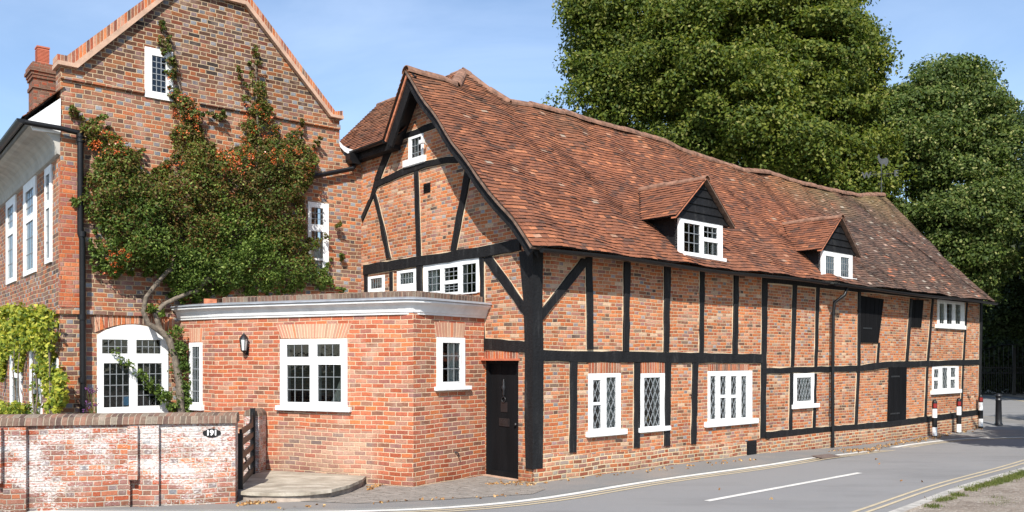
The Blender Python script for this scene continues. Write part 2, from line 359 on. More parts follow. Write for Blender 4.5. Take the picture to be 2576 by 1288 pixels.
ms = t.n('ShaderNodeMixShader'); t.l(t.math('ADD', fr.outputs[0], .03, clamp=True), ms.inputs[0]); t.l(tr.outputs[0], ms.inputs[1]); t.l(gl.outputs[0], ms.inputs[2]); t.l(ms.outputs[0], t.out.inputs[0]); M['glass'] = t.m

t = NT('asphalt'); n = t.noise(160, 3); b = t.noise(.35, 4); s2 = t.noise(420, 2)
c = t.ramp(n, [(.25, (.14, .138, .14)), (.75, (.235, .23, .228))]); c = t.mix(t.range(b, .35, .7, 0, .5), c, (.215, .208, .202)); c = t.mix(t.range(s2, .68, .74, 0, .5), c, (.34, .33, .31))
c = t.mix(t.range(t.noise(.9, 6, rough=.65, stretch=(.35, 1, 1)), .5, .68, 0, .38), c, (.105, .102, .10)); c = t.mix(t.range(t.noise(14, 6, rough=.8), .63, .70, 0, .35), c, (.09, .085, .08)); c = t.mix(t.range(t.noise(2.2, 4), .6, .75, 0, .3), c, (.22, .205, .185))
t.l(c, t.p.inputs['Base Color']); t.p.inputs['Roughness'].default_value = .9; t.bump(n, .5, .004); M['asphalt'] = t.m
t = NT('pavement_asphalt'); n = t.noise(120, 3); b = t.noise(.9, 5)
c = t.ramp(n, [(.25, (.12, .118, .115)), (.75, (.20, .195, .19))]); c = t.mix(t.range(b, .45, .7, 0, .6), c, (.24, .20, .17))
t.l(c, t.p.inputs['Base Color']); t.p.inputs['Roughness'].default_value = .95; t.bump(n, .5, .004); M['pave'] = t.m
def worn(name, col, under, thr=.63):
    t = NT(name); n = t.noise(28, 6, rough=.7); c = t.mix(t.range(n, thr, thr + .06, 0, .8), col, under); c = t.mix(t.range(t.noise(3, 4), .4, .7, 0, .25), c, under)
    t.l(c, t.p.inputs['Base Color']); t.p.inputs['Roughness'].default_value = .8; return t.m
M['line_white'] = worn('white_road_paint', (.62, .60, .56), (.17, .165, .16), .58); M['line_yellow'] = worn('faded_yellow_paint', (.46, .38, .25), (.17, .16, .15), .57)
t = NT('gravel_earth'); v = t.n('ShaderNodeTexVoronoi'); v.inputs['Scale'].default_value = 24; t.l(t.pos(), v.inputs['Vector'])
c = t.ramp(t.noise(1.5, 6), [(.3, (.20, .155, .12)), (.7, (.38, .32, .26))]); sc = t.n('ShaderNodeSeparateColor'); t.l(v.outputs['Color'], sc.inputs[0])
c = t.mix(t.range(sc.outputs[0], .6, 1, 0, .7), c, (.50, .45, .39)); c = t.mix(t.range(t.noise(70, 4), .35, .65, .5, 0), c, (.12, .095, .075))
t.l(c, t.p.inputs['Base Color']); t.p.inputs['Roughness'].default_value = 1; t.bump(t.math('ADD', t.math('MULTIPLY', v.outputs['Distance'], -1.0), t.noise(60, 4)), .9, .03); M['gravel'] = t.m
t = NT('cobbles'); v = t.n('ShaderNodeTexVoronoi'); v.inputs['Scale'].default_value = 5.5; mpn = t.n('ShaderNodeMapping'); mpn.inputs['Scale'].default_value = (1, 2.0, 1); mpn.inputs['Rotation'].default_value = (0, 0, .2); t.l(t.pos(), mpn.inputs[0]); t.l(mpn.outputs[0], v.inputs['Vector']); v.feature = 'DISTANCE_TO_EDGE'
c = t.mix(t.range(v.outputs['Distance'], .01, .05), (.13, .11, .09), t.ramp(t.noise(6, 4), [(.3, (.17, .15, .13)), (.7, (.27, .24, .21))]))
t.l(c, t.p.inputs['Base Color']); t.p.inputs['Roughness'].default_value = .9; t.bump(v.outputs['Distance'], .8, .05); M['cobble'] = t.m
t = NT('flagstone'); n1 = t.noise(3, 6, stretch=(1, 2.2, 1)); c = t.ramp(n1, [(.32, (.21, .175, .135)), (.5, (.32, .28, .22)), (.68, (.44, .39, .32))]); c = t.mix(t.range(t.noise(30, 5), .55, .75, 0, .5), c, (.20, .17, .13))
t.l(c, t.p.inputs['Base Color']); t.p.inputs['Roughness'].default_value = .9; t.bump(t.noise(14, 5), .6, .02); M['flag'] = t.m
M['riser'] = plain('step_riser_render', (.30, .245, .20), .95, .4, 5, .6, 20)
M['kerb'] = plain('kerb_stone', (.36, .34, .31), .9, .3, 6, .4, 30)
M['soil'] = plain('garden_earth', (.09, .065, .045), 1, .4, 6, .6, 30)
M['meadow'] = plain('rough_grass_ground', (.05, .06, .028), 1, .4, .6, .5, 20)
M['drypatch'] = plain('dry_verge_ground', (.34, .27, .20), 1, .3, 3, .5, 20)

def leaf_mat(name, stops, trans=.35, dead=None):
    t = NT(name); c = t.ramp(t.isl(), stops)
    c = t.mix(1, c, t.ramp(t.noise(.7, 3), [(.3, (.78, .82, .8)), (.7, (1.2, 1.15, 1.0))]), 'MULTIPLY')
    t.l(c, t.p.inputs['Base Color']); t.p.inputs['Roughness'].default_value = .6; t.p.inputs['Specular IOR Level'].default_value = .25
    tl = t.n('ShaderNodeBsdfTranslucent'); t.l(t.mix(1, c, (1.3, 1.35, .6), 'MULTIPLY'), tl.inputs[0])
    ms = t.n('ShaderNodeMixShader'); ms.inputs[0].default_value = trans; t.l(t.p.outputs[0], ms.inputs[1]); t.l(tl.outputs[0], ms.inputs[2]); t.l(ms.outputs[0], t.out.inputs[0])
    return t.m
M['lime'] = leaf_mat('lime_leaves', [(0, (.034, .064, .010)), (.45, (.092, .128, .018)), (.85, (.158, .178, .028)), (.96, (.20, .21, .05)), (1, (.32, .30, .12))], .38)
M['lime2'] = leaf_mat('second_lime_leaves', [(0, (.040, .070, .018)), (.5, (.072, .112, .026)), (.84, (.11, .15, .036)), (.94, (.24, .26, .09)), (1, (.40, .39, .18))], .38)
M['dark_leaf'] = leaf_mat('evergreen_leaves', [(0, (.014, .026, .008)), (.6, (.026, .046, .013)), (1, (.05, .08, .02))], .2)
M['wood_leaf'] = leaf_mat('woodland_leaves', [(0, (.02, .032, .010)), (.6, (.035, .052, .016)), (1, (.06, .085, .02))], .25)
M['pyra'] = leaf_mat('pyracantha_leaves', [(0, (.036, .068, .012)), (.5, (.080, .130, .022)), (.82, (.135, .195, .036)), (1, (.27, .32, .09))], .32)
M['pyra_bronze'] = leaf_mat('bronze_leaves', [(0, (.07, .035, .014)), (.4, (.11, .075, .022)), (.75, (.12, .11, .025)), (1, (.16, .065, .022))], .22)
M['berry'] = plain('orange_berries', (.46, .095, .018), .4, .3, 30)
M['vine'] = leaf_mat('vine_leaves', [(0, (.07, .12, .02)), (.35, (.17, .22, .03)), (.75, (.34, .36, .045)), (1, (.50, .46, .09))], .35)
M['grass'] = leaf_mat('grass_blades', [(0, (.06, .085, .018)), (1, (.16, .18, .05))], .3)
M['deadleaf'] = leaf_mat('dead_leaves', [(0, (.15, .07, .03)), (.5, (.30, .15, .06)), (1, (.50, .33, .16))], .1)
M['purple'] = leaf_mat('purple_flowers', [(0, (.10, .03, .14)), (1, (.20, .08, .25))], .2)
M['bark'] = plain('bark', (.13, .105, .08), .95, .6, 14, .9, 30)
M['bark_dark'] = plain('tree_bark', (.10, .085, .065), .95, .4, 5, .9, 10)
M['vane'] = plain('weathered_grey_metal', (.055, .06, .06), .7, .2, 8, spec=.2)
M['red'] = plain('red_reflector', (.22, .014, .012), .3, .1, 8)
M['bwhite'] = plain('bollard_white', (.78, .78, .77), .35, .06, 6)

# ------------------------------------------------------------------ ground, road, pavement
def axis(lo, hi, step, far): return [-far, -far * .4, lo - 25] + list(np.arange(lo, hi + .01, step)) + [hi + 25, far * .4, far]
gx = axis(-22, 38, 1.5, 2500); gy = axis(-4, 62, 1.5, 2500)
m = MB(); vs = [Vector((x, y, g(x, y) - .06)) for y in gy for x in gx]; nx = len(gx)
m.add(vs, [(j * nx + i, j * nx + i + 1, (j + 1) * nx + i + 1, (j + 1) * nx + i) for j in range(len(gy) - 1) for i in range(nx - 1)])
tag(m.build('ground', M['meadow'], recalc=False), kind='structure')
# edge of the pavement (outer edge of the white line), then the far turn round the corner of the house
near = [(929, 1287), (1120, 1277), (1288, 1267), (1383, 1252), (1480, 1233), (1588, 1214), (1760, 1191), (1932, 1169), (2110, 1143), (2282, 1117), (2380, 1106), (2432, 1101)]
kerb = [Vector((-30, 12.9, 0)), Vector((-12, 12.35, 0)), Vector((-5, 12.12, 0))] + [ground(*p) for p in near]
kend = kerb[-1]
turn = [Vector((15.3, 24.9, 0)), Vector((17.0, 26.2, 0)), Vector((17.9, 27.8, 0)), Vector((17.9, 29.8, 0)), Vector((17.2, 31.6, 0)), Vector((16.6, 34.5, 0)), Vector((17.5, 40, 0)), Vector((17.5, 49, 0))]
kerb += turn
def gz(p, dz=0.0): return Vector((p.x, p.y, g(p.x, p.y) + dz))
def offs(path, o):                                 # shift a path sideways, + = towards the street
    out = []
    for i, p in enumerate(path):
        a = path[max(i - 1, 0)]; b = path[min(i + 1, len(path) - 1)]; t = Vector((b.x - a.x, b.y - a.y)).normalized()
        out.append(Vector((p.x + t.y * o, p.y - t.x * o, 0)))
    return out
def dens(path, step=.5):
    out = []
    for a, b in zip(path[:-1], path[1:]):
        n = max(1, int((b - a).length / step)); out += [a.lerp(b, i / n) for i in range(n)]
    return out + [path[-1]]
kerb = dens(kerb, .5)
def smooth(path, it=6):
    p = [v.copy() for v in path]
    for _ in range(it): p = [p[0]] + [(p[i - 1] + p[i] * 2 + p[i + 1]) / 4 for i in range(1, len(p) - 1)] + [p[-1]]
    return p
kerb = smooth(kerb)
vkerb = [ground(2268, 1287), ground(2357, 1248), ground(2430, 1222), ground(2576, 1183)]
dv = (vkerb[-1] - vkerb[0]).normalized()
vkerb = [vkerb[0] - dv * 30, vkerb[0] - dv * 10] + vkerb + [vkerb[-1] + dv * 6, vkerb[-1] + Vector((14, 12, 0)), vkerb[-1] + Vector((40, 22, 0))]
vkerb = smooth(dens(vkerb, .6), 5)
def ribbon(name, path, o0, o1, dz, mat, side=False, label=None):
    m = MB(); a, b = offs(path, o0), offs(path, o1); n = len(path)
    vs = [gz(p, dz) for p in a] + [gz(p, dz) for p in b]
    m.add(vs, [(i, i + n, i + n + 1, i + 1) for i in range(n - 1)])
    return tag(m.build(name, mat, recalc=False), kind='structure')
# road: a sheet wide enough to fill the street, the turning and the view behind the camera
m = MB(); xs = np.arange(-40, 60.1, 1.5); ys = np.arange(1.5, 52.6, 1.5)
m.add([Vector((x, y, g(x, y))) for y in ys for x in xs], [(j * len(xs) + i, j * len(xs) + i + 1, (j + 1) * len(xs) + i + 1, (j + 1) * len(xs) + i) for j in range(len(ys) - 1) for i in range(len(xs) - 1)])
tag(m.build('road', M['asphalt'], recalc=False), kind='structure')
m = MB(); a = kerb; b = offs(kerb, -2.0)              # pavement: from the kerb back under the houses
n = len(a); vs = [gz(p, -.03) for p in a] + [gz(p, .028) for p in a]
back = []
for p in a: back.append(Vector((p.x - 2.2, p.y + 7.5, 0)) if p.y < 26 else Vector((14.6, max(p.y, 31.5), 0)))
vs += [Vector((p.x, p.y, g(a[i].x, a[i].y) + .028)) for i, p in enumerate(back)]
m.add(vs, [(i, i + 1, i + 1 + n, i + n) for i in range(n - 1)] + [(i + n, i + 1 + n, i + 1 + 2 * n, i + 2 * n) for i in range(n - 1)])
tag(m.build('pavement', M['pave'], recalc=False), kind='structure')
ln = [p for p in kerb if p.y < 36]
ribbon('edge_line', [p for p in ln if p.x > -9], .015, .155, .006, M['line_white'])
for q in (.22, .36): ribbon('yellow_line', [p for p in ln if p.x > -9], q, q + .07, .006, M['line_yellow'])
for q in (-.33, -.47): ribbon('yellow_line', vkerb, q, q + .055, .006, M['line_yellow'])
m = MB(); a0, a1 = ground(1778, 1261), ground(2163, 1190); d_ = (a1 - a0).normalized(); s_ = Vector((d_.y, -d_.x, 0)) * .055
pts = [a0.lerp(a1, i / 12) for i in range(13)]
m.add([gz(p + s_, .006) for p in pts] + [gz(p - s_, .006) for p in pts], [(i, i + 1, i + 14, i + 13) for i in range(12)])
tag(m.build('centre_line', M['line_white'], recalc=False), kind='structure')
# yellow lines of the turning beyond the bollards
tl = [ground(2482, 993), ground(2530, 1001), ground(2576, 1008), ground(2700, 1024)]
tl = smooth(dens(tl, 1.0), 3)
ribbon('yellow_line', tl, .1, .35, .006, M['line_yellow'])
m = MB(); v0 = dens([Vector((12, 45, 0)), Vector((60, 45.5, 0))], 2)  # dry ground before the gates
tg = [ground(2440, 985), ground(2530, 997), ground(2700, 1016), ground(2900, 1036)]
m.add([Vector((p.x, p.y, .03)) for p in tg] + [Vector((p.x + 6, p.y + 14, .03)) for p in tg], [(i, i + 1, i + 5, i + 4) for i in range(3)])
tag(m.build('dry_strip', M['drypatch'], recalc=False), kind='structure')
# cobbled strip and the bank on this side
m = MB(); cob = [ground(900, 1272), ground(1120, 1262), ground(1340, 1248), ground(1372, 1236), ground(1338, 1215), E3, E2, Vector((-3.6, 15.2, 0)), Vector((-4.0, 13.0, 0))]
m.add([Vector((p.x, p.y, .034)) for p in cob], [tuple(range(len(cob)))])
tag(m.build('cobbled_strip', M['cobble'], recalc=False), kind='structure')
m = MB(); n = len(vkerb); rows = [(0.0, 0.0), (0.0, .05), (.16, .055), (.2, .03), (.8, .05), (1.6, .09), (3, .16), (7, .3), (12, .35), (30, .35)]
vs = []
for o, z in rows:
    for i, p in enumerate(offs(vkerb, o)): vs.append(gz(p, z + (random.uniform(-.012, .012) if o > .18 else 0)))
fk = [(j * n + i, j * n + i + 1, (j + 1) * n + i + 1, (j + 1) * n + i) for j in range(len(rows) - 1) for i in range(n - 1)]
m.add(vs, fk); m.m = [1 if k < 2 * (n - 1) else 0 for k in range(len(fk))]
tag(m.build('verge', [M['gravel'], M['kerb']], recalc=False), kind='structure')

sc_ = [ground(*p) for p in ((2040, 1150), (2085, 1145), (2112, 1150), (2068, 1156))]
m = MB(); m.add([gz(p, .034) for p in sc_] + [gz(p, .0) for p in sc_], [(0, 1, 2, 3), (0, 4, 5, 1), (1, 5, 6, 2), (2, 6, 7, 3), (3, 7, 4, 0)])
tag(m.build('service_cover', plain('rusty_cover', (.13, .095, .08), .9, .3, 10, .5, 60)), 'rusty brown service cover in the pavement beside the black downpipe', 'manhole cover')
# ------------------------------------------------------------------ windows
def clip_lines(u0, u1, z0, z1, sx, sz):            # diamond lattice segments inside a rectangle
    out = []; k = sz / sx; W, H = u1 - u0, z1 - z0
    for sgn in (1, -1):
        c = -2 * (W * k + H)
        while c < 2 * (W * k + H):
            pts = []
            for u in (0, W):
                z = sgn * k * u + c
                if 0 <= z <= H: pts.append((u, z))
            for z in (0, H):
                u = (z - c) / (sgn * k)
                if 0 < u < W: pts.append((u, z))
            if len(pts) >= 2 and math.dist(pts[0], pts[1]) > .02: out.append(((u0 + pts[0][0], z0 + pts[0][1]), (u0 + pts[1][0], z0 + pts[1][1])))
            c += sz
    return out
def window(parent, pl, frame, lights, style=('grid', 3, 4), sill=None, o0=-.07, o1=.02, curtains=(), shape=None, label=None, back=.30, came=.012, mat='white', cmat='curtain'):
    """frame / lights / sill are pixel boxes on plane pl; returns the hole to cut in the wall."""
    u0, u1, z0, z1 = pl.rect(*frame)
    LR = [pl.rect(*l) for l in lights]
    m = MB(); outer = shape or [(u0, z0), (u1, z0), (u1, z1), (u0, z1)]
    m.wall(pl, outer, [[(a, c), (b, c), (b, d), (a, d)] for a, b, c, d in LR], o1, o1 - o0)
    if len(LR) > 1 or True:                        # slim raised sash rims around each light
        for a, b, c, d in LR:
            e = .022
            m.slab(pl, a - e, a, c - e, d + e, o1 - .01, o1 + .005); m.slab(pl, b, b + e, c - e, d + e, o1 - .01, o1 + .005)
            m.slab(pl, a, b, c - e, c, o1 - .01, o1 + .0045); m.slab(pl, a, b, d, d + e, o1 - .01, o1 + .0045)
    wn = m.build('window', M[mat], parent)
    if label: wn['label'] = label
    gm = MB()
    for a, b, c, d in LR: gm.add([pl.P(a, c, o1 - .016), pl.P(b, c, o1 - .016), pl.P(b, d, o1 - .016), pl.P(a, d, o1 - .016)], [(0, 1, 2, 3)])
    gm.build('glass', M['glass'], wn, recalc=False)
    if style:
        cm = MB(); zc = o1 - .013; h = came / 2
        for i, (a, b, c, d) in enumerate(LR):
            st = style[i] if isinstance(style, list) else style
            if st[0] == 'grid':
                for k in range(1, st[1]): u = a + (b - a) * k / st[1]; cm.slab(pl, u - h, u + h, c, d, zc, zc + .006)
                for k in range(1, st[2]): z = c + (d - c) * k / st[2]; cm.slab(pl, a, b, z - h, z + h, zc, zc + .0068)
            else:
                for (p, q) in clip_lines(a, b, c, d, st[1], st[2]):
                    t = Vector((q[0] - p[0], q[1] - p[1])).normalized(); nn = Vector((-t.y, t.x)) * h
                    cm.prism(pl, [(p[0] + nn.x, p[1] + nn.y), (p[0] - nn.x, p[1] - nn.y), (q[0] - nn.x, q[1] - nn.y), (q[0] + nn.x, q[1] + nn.y)], zc, zc + .006)
        cm.build('leading', M['came'], wn, recalc=False)
    if sill:
        a, b, c, d = pl.rect(*sill); sm = MB(); sm.prism(pl, [(a, c), (b, c), (b, d), (a, d)], -.05, .075); sm.slab(pl, a + .02, b - .02, c - .012, c, -.05, .05)
        sm.build('sill', M[mat], wn)
    if curtains:
        c_ = MB()
        for (f0, f1, t0, t1) in curtains:          # fractions of the width and of the height, top may differ from bottom
            n = 14; vs = []; fs = []
            for i in range(n + 1):
                s = i / n; off = o1 - .13 + .022 * math.sin(i * 1.9)
                vs.append(pl.P(u0 + (u1 - u0) * (f0[0] + (f0[1] - f0[0]) * s), z0 + (z1 - z0) * t0, off)); vs.append(pl.P(u0 + (u1 - u0) * (f1[0] + (f1[1] - f1[0]) * s), z0 + (z1 - z0) * t1, off))
            c_.add(vs, [(2 * i, 2 * i + 2, 2 * i + 3, 2 * i + 1) for i in range(n)], 0, True)
        c_.build('curtain', M[cmat], wn, recalc=False, uv=False)
    e = .012
    if shape: return shape
    return [(u0 + e, z0 + e), (u1 - e, z0 + e), (u1 - e, z1 - e), (u0 + e, z1 - e)]
def cu(a, b, lo=0.02, hi=.98): return ((a, b), (a, b), lo, hi)
bi = [0]
def beam(parent, pl, name, p, n=None, base=0.0, t=None, mat='timber', jit=.010):
    """p: pixel quad, first two points one end, last two the other end (p0->p3 and p1->p2 are the long edges)."""
    q = [pl.uz(*c) for c in p]; ln = math.dist(q[0], q[3]); n = n or max(2, int(ln / .22)); bi[0] += 1
    T = t if t else .020 + .0023 * (bi[0] * 7 % 11)
    m = MB(); vs = []
    for i in range(n + 1):
        s = i / n; j = jit if 0 < i < n else 0
        a = Vector((q[0][0] + (q[3][0] - q[0][0]) * s, q[0][1] + (q[3][1] - q[0][1]) * s)); b = Vector((q[1][0] + (q[2][0] - q[1][0]) * s, q[1][1] + (q[2][1] - q[1][1]) * s))
        d = (b - a).normalized(); a = a + d * random.uniform(-j, j) * 1.2; b = b + d * random.uniform(-j, j) * 1.2; c = .008
        tt = base + T + random.uniform(-.002, .002)
        for pt, o in ((a, base - .03), (a, tt - c), (a + d * c, tt), (b - d * c, tt), (b, tt - c), (b, base - .03)): vs.append(pl.P(pt.x, pt.y, o))
    fs = [(i * 6 + k, i * 6 + k + 1, (i + 1) * 6 + k + 1, (i + 1) * 6 + k) for i in range(n) for k in range(5)]
    fs += [tuple(range(5, -1, -1)), tuple(n * 6 + k for k in range(6))]
    m.add(vs, fs)
    if mat == 'timber': MORT.setdefault(id(pl), []).append((pl, q))
    return m.build(name, M[mat], parent)
MORT = {}
def Q7(x, y): return (1288 + x / 2, 644 + y / 2)
def Q8(x, y): return (1932 + x / 2, 644 + y / 2)
def Q6(x, y): return (644 + x / 2, 644 + y / 2)
def Q5(x, y): return (x / 2, 644 + y / 2)
def Q1(x, y): return (x / 2, y / 2)
def Q2(x, y): return (644 + x / 2, y / 2)
def Q3(x, y): return (1288 + x / 2, y / 2)
def Q4(x, y): return (1932 + x / 2, y / 2)
def zb(f, x0, y0, x1, y1): a = f(x0, y0); b = f(x1, y1); return (a[0], a[1], b[0], b[1])

# ------------------------------------------------------------------ timber-framed house
house = thing('timber_framed_house', 'long timber framed brick house with black beams and a sagging red tiled roof', 'house', A.P(6, 0, -1))
EV = 3.96                                           # height of the eaves
EA = A.shift(.38)                                   # vertical plane through the eaves
Bo = B.shift(.38)                                   # vertical plane through the near verge
apexu, apexz = Bo.uz(1025, 174); apex = Bo.P(apexu, apexz)
rd = (Vector((apex.x, apex.y)) - EA.o).dot(-EA.n); rise = apexz - EV; SL = math.hypot(rd, rise)
wv = Vector((-EA.n.x * rd / SL, -EA.n.y * rd / SL, rise / SL)); av = Vector((EA.d.x, EA.d.y, 0)); nv = av.cross(wv)
if nv.z < 0: nv = -nv
O_ = EA.P(0, EV)
def on_slope(px, py, o=O_, n=nv):                   # pixel -> point of the main roof slope
    c = Vector((0, 0, CH)); r = Vector(((px - CX) / F, 1, (HY - py) / F))
    return c + r * ((o - c).dot(n) / r.dot(n))
def aw(px, py): p = on_slope(px, py) - O_; return p.dot(av), p.dot(wv)
ridge_px = [Q2(755, 350), Q2(850, 380), Q2(930, 405), Q2(1000, 428), Q2(1040, 352), Q2(1080, 372), Q2(1180, 442), Q2(1280, 502), Q3(90, 528), Q3(250, 572), Q3(440, 628), Q3(600, 672), Q3(760, 712), Q3(860, 750), Q3(1000, 800), Q3(1150, 850), Q3(1288, 873),
            Q4(150, 922), Q4(330, 962), Q4(450, 980), Q4(575, 980)]
rid = [aw(*p) for p in ridge_px]; ra = np.array([p[0] for p in rid]); rw = np.array([p[1] for p in rid])
nearv = [aw(*p) for p in [(1345, 622), Q2(1288, 1090), Q2(1200, 992), Q2(1100, 880), Q2(1000, 732), Q2(900, 562), Q2(755, 350)]]
farv = [aw(*p) for p in [(2489, 746), (2432, 691), (2384, 644), (2322, 580), (2272, 540), Q4(575, 980)]]
def interp(pts): return np.array([p[1] for p in pts]), np.array([p[0] for p in pts])
nw, na = interp(nearv); fw, fa = interp(farv)
def a_lo(w_): return float(np.interp(w_, nw, na))
def a_hi(w_): return float(np.interp(w_, fw, fa))
def und(a, w_): return .014 * math.sin(a * 5.3 + 1.1 * math.sin(w_ * 2.2)) + .012 * math.sin(w_ * 4.1 + a) + .045 * math.sin(a * .8 + .6) * math.sin(w_ * .7) + .02 * math.sin(a * 2.1 + w_ * 1.3) - .10 * math.sin(math.pi * min(1, max(0, w_ / SL))) ** 2 * min(1, max(0, (a - .2) / 3))
def S(a, w_, h=0.0): return O_ + av * a + wv * w_ + nv * (h + und(a, w_))
def tiles(name, parent, Sf, lo, hi, top, W, nrm, gauge=.092, tw=.160, mats=None, skip=None, w_start=0.0, jit=1.0, under=True):
    quads = []; mi = []
    nrow = int((W - w_start) / gauge) + 1
    for j in range(nrow):
        w0 = w_start + j * gauge; a0, a1 = lo(w0), hi(w0)
        if a1 - a0 < .02: continue
        wob = random.uniform(-.3, .3) * tw; a = a0
        k = 0
        while a < a1 - .01:
            wd = tw * random.uniform(.96, 1.04); b = min(a + (wd if k else wd * (.5 if j % 2 else 1)), a1)
            if a1 - b < .05: b = a1
            ac = (a + b) / 2; tp = top(ac)
            if w0 < tp and not (skip and skip(ac, w0 + gauge / 2)):
                h = .028 + random.uniform(-.004, .006) * jit; h2 = h + random.uniform(-.006, .006) * jit; dw = random.uniform(-.007, .007) * jit; w1 = min(w0 + gauge * 1.7, tp + .02); g_ = .0025
                cs = .5 * (tw / .168) * .006
                p0, p1, p2, p3 = Sf(a + g_, w0 + dw, h), Sf(b - g_, w0 + dw + random.uniform(-.003, .003) * jit, h2), Sf(b - g_, w1, .004), Sf(a + g_, w1, .004)
                q0, q1 = Sf(a + g_, w0 + dw, h - .013), Sf(b - g_, w0 + dw, h2 - .013)
                quads.append((p0, p1, p2, p3, q0, q1))
            a = b; k += 1
    n = len(quads); V = np.array([[tuple(p) for p in q] for q in quads]).reshape(-1, 3)
    me = bpy.data.meshes.new(name); fs = []
    for i in range(n): k = i * 6; fs += [(k, k + 1, k + 2, k + 3), (k + 4, k + 5, k + 1, k), (k + 4, k, k + 3), (k + 1, k + 5, k + 2)]
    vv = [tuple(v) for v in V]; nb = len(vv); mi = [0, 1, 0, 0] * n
    if under:
        NA, NW = 60, 20
        for j in range(NW + 1):
            w0 = w_start + (W - w_start) * j / NW; a0, a1 = lo(w0), hi(w0)
            for i in range(NA + 1):
                a = a0 + (a1 - a0) * i / NA; vv.append(tuple(Sf(a, min(w0, top(a)), -.004)))
        for j in range(NW):
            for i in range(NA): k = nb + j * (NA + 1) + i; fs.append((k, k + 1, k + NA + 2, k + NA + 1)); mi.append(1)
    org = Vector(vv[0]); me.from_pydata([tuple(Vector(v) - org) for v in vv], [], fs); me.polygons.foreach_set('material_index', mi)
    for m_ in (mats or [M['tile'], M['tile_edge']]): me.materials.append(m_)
    me.update(); return link_mesh(name, me, org, parent)

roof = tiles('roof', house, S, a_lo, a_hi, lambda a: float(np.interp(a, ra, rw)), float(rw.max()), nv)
def ridge_caps(parent, pts, r=.125, step=.32, mat='ridge'):
    m = MB(); pts = dens([Vector(p) for p in pts], step)
    for i in range(len(pts) - 1):
        a, b = pts[i], pts[i + 1]
        if (b - a).length < .05: continue
        j = Vector((0, 0, random.uniform(-.012, .012))); rr = r * random.uniform(.95, 1.06); t = (b - a).normalized(); s = t.cross(Vector((0, 0, 1))).normalized(); u = s.cross(t)
        vs = []
        for e, (p, q) in enumerate(((a - t * .015, rr * 1.06), (b, rr * .97))):
            for k in range(9): th = math.pi * (k / 8 * 1.16 - .08); vs.append(p + j + s * math.cos(th) * q * .95 + u * (math.sin(th) * q * .85 - .035))
            for k in range(9): th = math.pi * (k / 8 * 1.16 - .08); vs.append(p + j + s * math.cos(th) * (q - .018) * .95 + u * (math.sin(th) * (q - .018) * .85 - .035))
        fs = [(k, k + 1, k + 19, k + 18) for k in range(8)] + [(k + 9, k, k + 1, k + 10) for k in range(8)] + [(k + 18, k + 19, k + 28, k + 27) for k in range(8)]
        m.add(vs, fs, 0, False)
    return m.build('ridge_tiles', M[mat], parent, recalc=False)
ridge3d = [S(a, w_, .0) for a, w_ in rid]
ridge_caps(roof, ridge3d)
# back slope (mirror of the front one), its short overhang over the gable end
bw = Vector((-EA.n.x * rd / SL, -EA.n.y * rd / SL, -rise / SL))
def Sb(a, w_, h=0.0): return S(a, float(np.interp(a, ra, rw)), 0) + bw * w_ + Vector((-EA.n.x, -EA.n.y, 1)).normalized() * h
m = MB(); na_ = 40; aa = [ra[0] + .5 + (ra[-1] - ra[0] - .5) * i / na_ for i in range(na_ + 1)]
m.add([Sb(a, 0) for a in aa] + [Sb(a, SL) for a in aa], [(i, i + 1, i + na_ + 2, i + na_ + 1) for i in range(na_)])
m.build('back_roof_slope', M['tile_brown'], house, recalc=False)
LB = 1.50
def Sl(a, w_, h=0.0):                               # left barge slope, steeper, from the left foot up to the apex
    lf = Bo.uz(965, 350); foot = Bo.P(*lf); up = (S(ra[0], rw[0], 0) - foot); L_ = up.length
    return foot + up * (w_ / L_) + av * a + Vector((-.9, .3, .5)).normalized() * h
lf = Bo.uz(965, 350); LB = (S(ra[0], rw[0], 0) - Bo.P(*lf)).length
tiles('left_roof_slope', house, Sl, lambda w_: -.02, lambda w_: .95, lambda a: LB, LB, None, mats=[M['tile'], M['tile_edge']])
# barge boards (black) and the edge of the verge tiles
def strip3(name, parent, pts, d1, d2, mat, c0=0.0):  # box section following pts, d1 width vector, d2 depth vector
    m = MB(); vs = []
    for p in pts: vs += [p, p + d1, p + d1 + d2, p + d2]
    n = len(pts); fs = [(i * 4 + k, i * 4 + (k + 1) % 4, (i + 1) * 4 + (k + 1) % 4, (i + 1) * 4 + k) for i in range(n - 1) for k in range(4)] + [(3, 2, 1, 0), tuple((n - 1) * 4 + k for k in range(4))]
    m.add(vs, fs); return m.build(name, M[mat] if isinstance(mat, str) else mat, parent)
vg = [S(a_lo(w_) + .004, w_, -.012) for w_ in np.linspace(0, float(rw[0]), 16)]
strip3('verge_edge', roof, [p + av * -.012 for p in vg], -nv * .035, av * .30, 'verge')
strip3('barge_board', house, [p - nv * .045 + av * .05 for p in vg], -nv * .15, av * .04, 'timber')
m = MB(); so = [p - nv * .05 + av * .06 for p in vg]; si = [p + av * .50 for p in so]; k = len(so)
m.add(so + si, [(i, i + 1, i + 1 + k, i + k) for i in range(k - 1)]); m.build('soffit', M['black'], house, recalc=False)
lg = [Sl(0, w_, -.03) for w_ in np.linspace(-.02, LB, 8)]; ldn = Vector((lg[-1] - lg[0])).normalized().cross(av).normalized()
if ldn.x < 0: ldn = -ldn
strip3('verge_edge', roof, [p for p in lg], ldn * .05, av * .28, 'ridge_edge')
strip3('barge_board', house, [p + ldn * .055 + av * .03 for p in lg], ldn * .20, av * .05, 'timber')
strip3('soffit', house, [p + ldn * .06 + av * .09 for p in lg], ldn * .03, av * .36, 'black')
fv = [S(a_hi(w_) - .01, w_, -.012) for w_ in np.linspace(0, float(rw[-1]), 14)]
strip3('verge_edge', roof, [p + av * .012 for p in fv], -nv * .035, av * -.3, 'verge')

